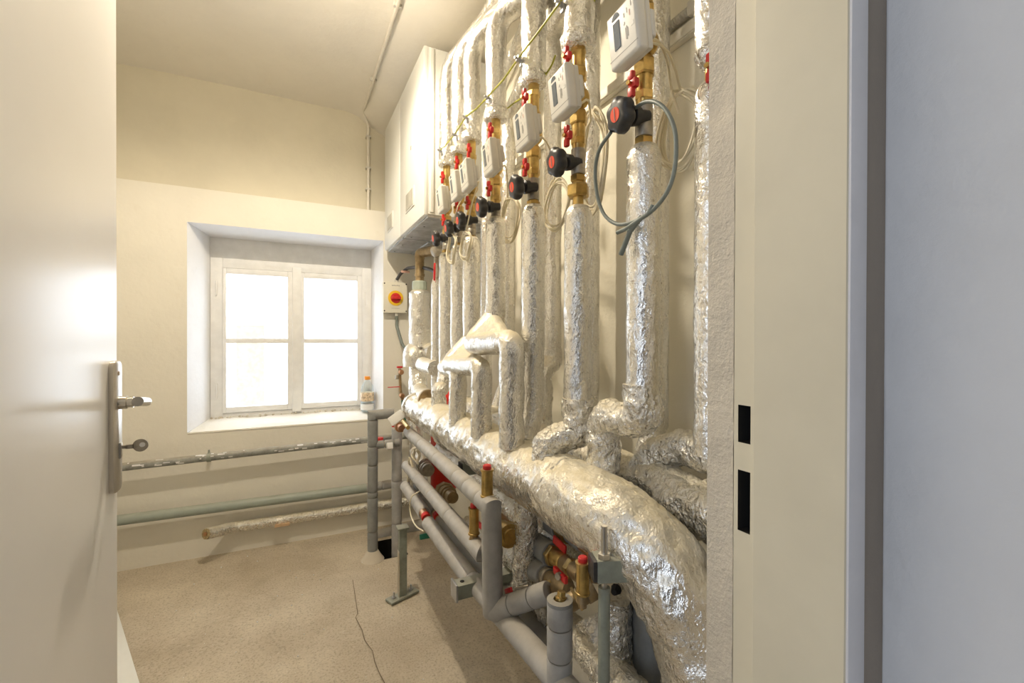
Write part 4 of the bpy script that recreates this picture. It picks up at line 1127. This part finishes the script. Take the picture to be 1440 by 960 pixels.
# red vessel behind the manifold
yr = PX(626, 620, .66).y
t = thing('red_vessel', 'bright red cylindrical vessel standing behind the big manifold', 'vessel', (.66, yr, .40))
zr1 = zz(610, 543, .62); zr0 = zz(622, 700, .62)
obj('body', LT((.66, yr, zr0), (0, 0, 1), [(0, .02), (.012, .05), (.035, .068), (zr1 - zr0 - .05, .068), (zr1 - zr0 - .02, .052), (zr1 - zr0, .02)], 32), 'red_paint', t, smooth=60)
dd = (PX(660, 715, .60) - PX(620, 688, .62)).normalized(); o0 = PX(620, 688, .62)
fit = obj('union', LT(o0, dd, [(0, .026), (.04, .028), (.041, .034), (.05, .034)], 22), 'copper', t)
obj('nut', nut(B(), o0, dd, .045, .085, .044, 8), 'brass_dull', t, smooth=25)
obj('flange', LT(o0, dd, [(.08, .034), (.12, .034), (.121, .037), (.130, .037), (.131, .030), (.15, .030), (.151, .024), (.20, .024)], 22), 'brass_dull', t)

# grey rack: verticals G1, G2
X1 = .40
g1 = PZ(524, 781, .02); 
t = thing('grey_standpipe', 'tall grey foam-sleeved standpipe farthest left, elbowed at its top towards the white tag', 'pipe', (g1.x, g1.y, 0), 'grey foam-sleeved pipes')
zt_ = ZXY(583, g1.x, g1.y)
e2 = PX(550, 582, .50)
foamrun(t, [(g1.x, g1.y, .0), (g1.x, g1.y, zt_), (e2.x, g1.y - .02, zt_ + .004)], .0265, (.15, .33, .36, .5, .60, .74), 'foam_dark')
zj = ZXY(626, g1.x, g1.y)
foamrun(t, [(g1.x + .01, g1.y, zj), (e2.x + .03, g1.y - .02, zj + .006)], .0215, (.05, .10), 'foam_dark', name='side_sleeve')
cone = LT((g1.x, g1.y, 0), (0, 0, 1), [(0, .06), (.02, .045), (.05, .0275)], 20); obj('mortar_collar', cone, 'rough', t)
q = PX(558, 690, .52); g2 = V((.52, q.y, 0))
t = thing('grey_standpipe', 'grey foam-sleeved standpipe with an open top, dropping into the square pit', 'pipe', (g2.x, g2.y, .15), 'grey foam-sleeved pipes')
foamrun(t, [(g2.x, g2.y, -.05), (g2.x, g2.y, ZXY(602, g2.x, g2.y))], .0275, (.22, .45), 'foam')
obj('foam_rim', LT((g2.x, g2.y, ZXY(602, g2.x, g2.y) - .002), (0, 0, 1), [(0, .0285), (.008, .0285), (.009, .018)], 20), 'conduit', t)
# flow gauge with white tag
t = thing('white_tag', 'white rectangular tag on brass fittings beside the top of the grey standpipes', 'tag', PX(557, 590, .47))
tx = V((.73, -.36, .59)).normalized(); ty = V((.55, -.50, -.66)); ty = (ty - tx * ty.dot(tx)).normalized(); tz = tx.cross(ty)
obj('tag_plate', BX(PX(558, 587, .46), (.078, .046, .014), (tx, ty, tz), .004), 'label_white', t)
obj('valve_body', LT(PX(560, 598, .49), (PX(572, 606, .49) - PX(556, 594, .49)), [(-.05, .014), (-.02, .02), (.02, .022), (.03, .026), (.05, .026), (.052, .018), (.09, .018)], 16), 'copper', t)
obj('red_cap', LT(PX(556, 597, .48), (0, 0, 1), [(-.01, .018), (.008, .018)], 14), 'red', t)
obj('brass_stem', T([PX(567, 592, .48), PX(574, 601, .48)], .010, seg=12), 'brass', t)
t2 = thing('white_tag', 'small white tag half hidden between the two grey standpipes', 'tag', PX(548, 632, .49))
ax2 = frame_axes(PX(553, 622, .49) - PX(544, 632, .49), (0, 0, 1)); obj('tag_plate', BX(PX(548, 627, .47), (.030, .030, .034), ax2, .004), 'label_white', t2)
obj('red_cap', LT(PX(534, 617, .46), (0, 0, 1), [(-.012, .02), (.008, .02)], 12), 'red', t2)
t = thing('corner_foam_elbow', 'short dusty grey pipe lying behind the standpipes above the pit', 'pipe', PY(540, 745, 2.70))
obj('sleeve', T([PY(524, 757, 2.74), PY(548, 750, 2.74), PY(600, 737, 2.74)], .040, seg=22, bend=.03, step=.02, crump=.003), 'foam', t, smooth=60)

# horizontal grey pipes
def pipe4(lab, pts, r, cuts, mat='foam', bend=0.0):
    t = thing('grey_pipe_run', lab, 'pipe', PX(*pts[0]), 'grey foam-sleeved pipes')
    foamrun(t, [PX(*p) for p in pts], r, cuts, mat, bend=bend); return t
t = pipe4('uppermost grey foam pipe running to the front and dropping at its near end', [(574, 607, .51), (691, 713, .435), (693, 865, .435)], .0245, (.34, .62, .88, .99, 1.10), 'foam')
ve = PX(693, 862, .435); br = PX(772, 832, .52)
foamrun(t, [ve + V((0, 0, .004)), br], .0245, (.06, .12), 'foam', name='elbow_sleeve')
t = pipe4('second grey foam pipe from the top, ending in a short elbow behind the front drop', [(571, 654, .505), (676, 776, .445), (700, 775, .50)], .0235, (.30, .55, .80), 'foam')
# sleeve pieces with bare red-taped joints
t = pipe4('lowest front grey foam pipe with a bare red joint, running out under the picture', [(570, 683, .485), (597, 722, .475)], .0255, (.2,), 'foam')
foamrun(t, [PX(602, 735, .47), PX(655, 805, .468), PX(810, 985, .455)], .0255, (.47, .95), 'foam')
obj('bare_joint', T([PX(595, 720, .47), PX(605, 738, .47)], .0165, seg=14), 'copper', t)
obj('red_tape', T([PX(598, 724, .466), PX(599.5, 728, .466)], .0175, seg=14), 'red', t)
t = pipe4('rear low grey foam pipe with a bare red joint, beside the lowest front one', [(583, 683, .54), (612, 722, .54)], .0255, (.18,), 'foam_dark')
foamrun(t, [PX(620, 732, .54), PX(690, 812, .54), PX(880, 1030, .53)], .0255, (.5, .9), 'foam_dark')
obj('bare_joint', T([PX(611, 720, .54), PX(622, 735, .54)], .016, seg=14), 'copper', t)
obj('red_tape', T([PX(614, 723, .536), PX(616, 727, .536)], .0175, seg=14), 'red', t)
t = thing('coiled_lead', 'thin cream lead coiled beside the standpipe and looping down to the low joint', 'cable', PX(583, 670, .50))
c = PX(578, 668, .50)
obj('coil', T(smooth(coil(c, .035, .075, 3, 77), 2), .0026, seg=6), 'cable', t, smooth=60)
c = PX(585, 640, .50); obj('tangle', T(smooth(coil(c, .05, .035, 4, 78, jit=.3), 2), .0026, seg=6), 'cable', t, smooth=60)
obj('lead', T(smooth([PX(590, 690, .47), PX(578, 700, .45), PX(577, 720, .45), PX(584, 738, .45), PX(596, 747, .45)]), .0028, seg=6), 'cable', t, smooth=60)
tag(obj('green_clip', BX(PX(601, 753, .47), (.012, .06, .02), frame_axes(PX(608, 758, .47) - PX(594, 748, .47)), .004), 'green_plastic'), 'small dark green clip hanging under the lowest front grey pipe', 'clip')

# steel post with foot plate
pb = PZ(566, 838, .004)
t = thing('steel_post', 'green-grey steel support post bolted to the floor on a foot plate', 'post', pb)
obj('foot_plate', BX((pb.x, pb.y, .008), (.145, .055, .010), (V((.93, .36, 0)), V((-.36, .93, 0)), V((0, 0, 1))), .003), 'strut', t)
zt2 = ZXY(742, pb.x, pb.y)
obj('upright', BM((pb.x - .017, pb.y - .017, .012), (pb.x + .017, pb.y + .017, zt2), .003), 'strut', t)
obj('slot_edge', BM((pb.x - .020, pb.y - .020, .012), (pb.x - .016, pb.y + .016, zt2 - .1), .001), 'steel', t)
obj('top_cap', BX((pb.x, pb.y, zt2 + .003), (.05, .05, .008), None, .002), 'strut', t)
for s in (-1, 1):
    c = V((pb.x + s * .045 * .93, pb.y + s * .045 * .36, .012)); bm = B(); nut(bm, c, (0, 0, 1), 0, .009, .009); lathe(bm, c, (0, 0, 1), [(0, .004), (.028, .004)], 10)
    obj('anchor_bolt', bm, 'zinc', t, smooth=25)

# strut bracket under the low pipes
p0 = PX(640, 829, .40)
t = thing('low_strut', 'green-grey strut end poking out under the low grey pipes', 'bracket', p0)
obj('channel', BM((p0.x, p0.y - .02, p0.z - .02), (XW, p0.y + .02, p0.z + .018), .002), 'strut', t)
obj('end_plate', BX((p0.x - .002, p0.y, p0.z - .001), (.006, .046, .046), None, .001), 'zinc', t)
obj('slot', LT((p0.x + .02, p0.y, p0.z + .018), (0, 0, 1), [(0, .006), (.0012, .006)], 12), 'void', t)
# strut under the manifold (far)
p0 = PX(648, 658, .50)
t = thing('manifold_strut', 'green-grey strut end carrying the far half of the big manifold', 'bracket', p0)
obj('channel', BM((p0.x, p0.y - .02, p0.z - .021), (XW, p0.y + .02, p0.z + .018), .002), 'strut', t)
obj('end_plate', BX((p0.x - .001, p0.y, p0.z), (.004, .036, .036), None, .001), 'black', t)
# strut with threaded rod (near)
p0 = PX(836, 797, .472)
t = thing('rod_strut', 'square steel strut with a black end cap and threaded rod under the near manifold', 'bracket', p0)
dx = V((.93, -.36, 0)).normalized(); ay = V((.36, .93, 0))
obj('channel', BX(p0 + dx * .036, (.072, .041, .038), (dx, ay, V((0, 0, 1))), .002), 'strut', t)
obj('end_cap', BX(p0 - dx * .003, (.008, .038, .036), (dx, ay, V((0, 0, 1))), .003), 'black', t)
rx, ry = p0.x + .010, p0.y - .014
obj('threaded_rod', LT((rx, ry, .02), (0, 0, 1), [(0, .0055), (p0.z + .055, .0055)], 10), 'steel', t)
obj('rod_sleeve', T([(rx, ry, p0.z - .03), (rx, ry, .42)], .010, seg=14), 'strut', t)
obj('rod_nut', nut(B(), (rx, ry, p0.z + .019), (0, 0, 1), 0, .010, .011), 'steel', t, smooth=25)

# brass air vents with red caps
def vent(px, py0, py1, X, lab, w=.0165):
    c = PX(px, (py0 + py1) / 2, X); zt = ZXY(py0, c.x, c.y); zb = ZXY(py1, c.x, c.y); h = zt - zb
    t = thing('air_vent', lab, 'valve', (c.x, c.y, zb), 'brass air vents with red caps')
    o = (c.x, c.y, zb)
    obj('brass_body', LT(o, (0, 0, 1), [(0, w * .8), (h * .03, w), (h * .08, w), (h * .09, w * .86), (h * .80, w * .86), (h * .81, w), (h * .86, w), (h * .87, w * .6)], 26), 'brass', t)
    bm = B()
    for k in range(4):
        a = k * math.pi / 2 + .4; box(bm, (c.x + math.cos(a) * w * .86, c.y + math.sin(a) * w * .86, zb + h * .44), (.0012, .0012, h * .7))
    obj('ribs', bm, 'brass', t)
    obj('red_cap', LT(o, (0, 0, 1), [(h * .86, w * .62), (h * .88, w * .66), (h * .97, w * .64), (h, w * .5)], 18), 'red', t)
    obj('base_tube', LT(o, (0, 0, -1), [(0, w * .7), (.012, w * .9), (.013, w * .55), (.022, w * .55)], 18), 'brass_dull', t)
vent(685, 653, 699, .435, 'brass air vent with red cap on the near end of the uppermost grey pipe')
vent(666.5, 707, 752, .445, 'brass air vent with red cap on the second grey pipe, behind the front drop', .0155)
vent(819.5, 782, 836, .47, 'brass air vent with red cap low beside the black-capped strut', .0135)

# valve cluster in the middle
t = thing('brass_valve_cluster', 'brass ball valves and unions on grey branches behind the front drop', 'valve', PX(770, 790, .58))
def line(p, q): return (V(q) - V(p)).normalized(), (V(q) - V(p)).length
def runc(p, q, segs, mat_default='brass_dull'):
    d, L = line(p, q)
    for a, b, r, m in segs:
        s0, s1 = a * L, b * L
        if m == 'nut': obj('hex_nut', nut(B(), p, d, s0, s1, r), 'brass', t, smooth=25)
        else: obj('fitting', LT(p, d, [(s0, r * .93), (s0 + .002, r), (s1 - .002, r), (s1, r * .93)], 20), m, t)
runc(PX(752, 715, .62), PX(838, 778, .60), [(0, .35, .030, 'foil_dusty'), (.28, .50, .029, 'foam_dark'), (.50, .64, .024, 'brass'), (.56, .62, .027, 'nut'), (.64, .84, .020, 'foam_dark'), (.82, .98, .017, 'copper')])
runc(PX(755, 765, .58), PX(828, 815, .56), [(0, .34, .029, 'foam_dark'), (.34, .40, .026, 'nut'), (.38, .58, .020, 'brass'), (.58, .90, .019, 'brass_dull'), (.70, .76, .023, 'nut')])
runc(PX(745, 795, .56), PX(800, 830, .55), [(0, .45, .028, 'foam_dark'), (.45, .55, .022, 'nickel'), (.55, 1.0, .018, 'brass_dull')])
runc(PX(728, 846, .50), PX(800, 822, .56), [(0, .25, .023, 'foam'), (.22, .75, .020, 'brass_dull'), (.30, .36, .024, 'nut'), (.46, .52, .024, 'nut'), (.66, .76, .024, 'nut'), (.75, 1.0, .019, 'brass_dull')])
runc(PX(800, 848, .50), PX(836, 826, .55), [(0, .55, .018, 'brass_dull'), (.25, .36, .023, 'nut'), (.6, 1.0, .021, 'brass_dull')])
runc(PX(700, 732, .52), PX(722, 757, .52), [(0, .5, .024, 'copper'), (.5, .66, .028, 'nut'), (.66, 1.0, .024, 'brass_dull')])
runc(PX(838, 815, .60), PX(838, 778, .60), [(0, .5, .018, 'brass_dull'), (.4, 1.0, .016, 'copper')])
obj('tee_stem', LT(PX(800, 748, .60), (0, 0, 1), [(0, .018), (.025, .018), (.026, .022), (.036, .022)], 16), 'brass', t)
ax = frame_axes(PX(797, 776, .575) - PX(777, 757, .575), (0, 0, 1)); obj('red_lever', BX(PX(787, 765, .575), (.055, .006, .020), ax, .003), 'red', t)
bm = B(); c = PX(788, 808, .53)
for s in (-1, 1):
    ax = frame_axes(PX(800, 822, .53) - PX(778, 800, .53), (0, 0, 1)); box(bm, c + ax[0] * s * .016, (.018, .009, .016), ax, .003)
box(bm, c, (.02, .012, .012), ax, .003); obj('red_butterfly', bm, 'red', t)
obj('butterfly_screw', nut(B(), c, (-.9, -.4, 0), 0, .012, .008), 'nickel', t, smooth=25)
ax = frame_axes(PX(727, 826, .50) - PX(704, 834, .50), (0, 0, 1)); obj('red_lever', BX(PX(715, 830, .47), (.040, .006, .011), ax, .002), 'red', t)
obj('lever_shank', T([PX(724, 828, .49), PX(742, 824, .52)], .004, seg=8), 'nickel', t)
ax = frame_axes(PX(682, 742, .54) - PX(672, 735, .54), (0, 0, 1)); obj('red_lever', BX(PX(676, 739, .54), (.06, .008, .018), ax, .003), 'red', t)
obj('brass_stub', LT(PX(712, 750, .50), (PX(722, 757, .50) - PX(705, 744, .50)), [(-.03, .026), (.0, .026), (.002, .030), (.02, .030), (.022, .020), (.03, .020)], 20), 'brass', t)

# near grey vertical with open top, thick grey vertical, foil drops and low trunking
c = PX(787, 900, .455)
t = thing('near_grey_drop', 'short thick grey foam-sleeved pipe with an open top at the lower front', 'pipe', (c.x, c.y, .15), 'grey foam-sleeved pipes')
zt3 = ZXY(846, c.x, c.y)
foamrun(t, [(c.x, c.y, .0), (c.x, c.y, zt3)], .0245, (zt3 - .21, zt3 - .105, zt3 - .045), 'foam')
obj('open_collar', LT((c.x, c.y, zt3 - .002), (0, 0, 1), [(0, .0245), (.007, .0245), (.008, .012), (-.01, .012)], 20), 'foam_dark', t)
obj('brass_plug', LT((c.x, c.y, zt3 - .012), (.2, .1, 1), [(0, .011), (.02, .011), (.021, .008), (.03, .008)], 12), 'brass', t)
c = PX(914, 900, .66)
t = thing('rear_grey_drop', 'thick grey foam-sleeved pipe going down behind the bend of the big manifold', 'pipe', (c.x, c.y, 0), 'grey foam-sleeved pipes')
foamrun(t, [(c.x, c.y, .0), (c.x, c.y, .72), (c.x - .05, c.y + .12, .80)], .036, (.30,), 'foam_dark')
c = PX(866, 860, .60)
t = thing('crumpled_drop', 'crumpled foil drop pipe behind the threaded rod with a torn dark hole', 'pipe', (c.x, c.y, .1))
obj('insulation', T([(c.x, c.y, .64), (c.x, c.y, .40), (c.x - .01, c.y - .005, .27), (c.x + .0, c.y - .12, .22)], .034, seg=30, bend=.06, step=.008, crump=.006, seed=51), 'foil_crumple', t, smooth=70)
q = PX(864, 832, .57); obj('torn_hole', LT(q, (-.8, -.5, 0), [(-.012, .011), (.003, .006)], 9), 'void', t, smooth=0)
t = thing('low_crumpled_pipe', 'low crumpled foil pipe running to the front beneath the valves', 'pipe', (.60, 1.0, .2))
obj('insulation', T([PX(700, 770, .62), PX(760, 858, .58), PX(815, 905, .575), PX(905, 1000, .57)], .043, seg=34, bend=.08, step=.009, crump=.010, seed=52), 'foil_crumple', t, smooth=70)
obj('side_lump', T([PX(835, 868, .60), PX(850, 905, .60), PX(880, 950, .62)], .04, seg=30, bend=.04, step=.008, crump=.009, seed=53), 'foil_crumple', t, smooth=70)
t = thing('low_duct', 'plain pale flat duct running low along the right wall behind the low foil pipe', 'duct', PX(830, 930, .62))
a = PX(790, 868, .60); b = PX(905, 1010, .60)
bm = B(); y0 = .50; box(bm, (.765, (y0 + 1.3) / 2, .21), (.11, 1.3 - y0, .08), None, .004); obj('body', bm, 'box_cream', t)
obj('lid', BX((.765, (y0 + 1.3) / 2, .253), (.116, 1.3 - y0, .008), None, .002), 'box_cream', t)
t = thing('side_foil_branch', 'foil-wrapped branch pipe between the thick grey drop and the crumpled drop', 'pipe', PX(890, 830, .66))
obj('insulation', T([PX(880, 800, .70), PX(893, 838, .68), PX(905, 860, .68)], .03, seg=24, step=.009, crump=.006, seed=54), 'foil_crumple', t, smooth=70)
t = thing('foil_branch', 'crumpled foil branch going from the drop to the left behind the valves', 'pipe', PX(680, 780, .58))
obj('insulation', T([PX(735, 790, .57), PX(700, 775, .64), PX(660, 735, .66)], .034, seg=26, bend=.04, step=.009, crump=.007, seed=55), 'foil_crumple', t, smooth=70)
t = thing('far_union', 'foam-ended branch and ring fitting left of the red vessel', 'pipe', PX(600, 655, .56))
d = PX(610, 668, .56) - PX(590, 642, .60)
obj('dusty_sleeve', T([PX(585, 638, .60), PX(599, 656, .575)], .040, seg=26, step=.01, crump=.003), 'foil_dusty', t, smooth=70)
obj('steel_ring', LT(PX(600, 658, .575), d, [(0, .034), (.02, .034), (.021, .029), (.045, .029)], 26), 'nickel', t)

for o in list(bpy.data.objects):
    if o.type == 'MESH' and len(o.data.vertices) == 0: pass
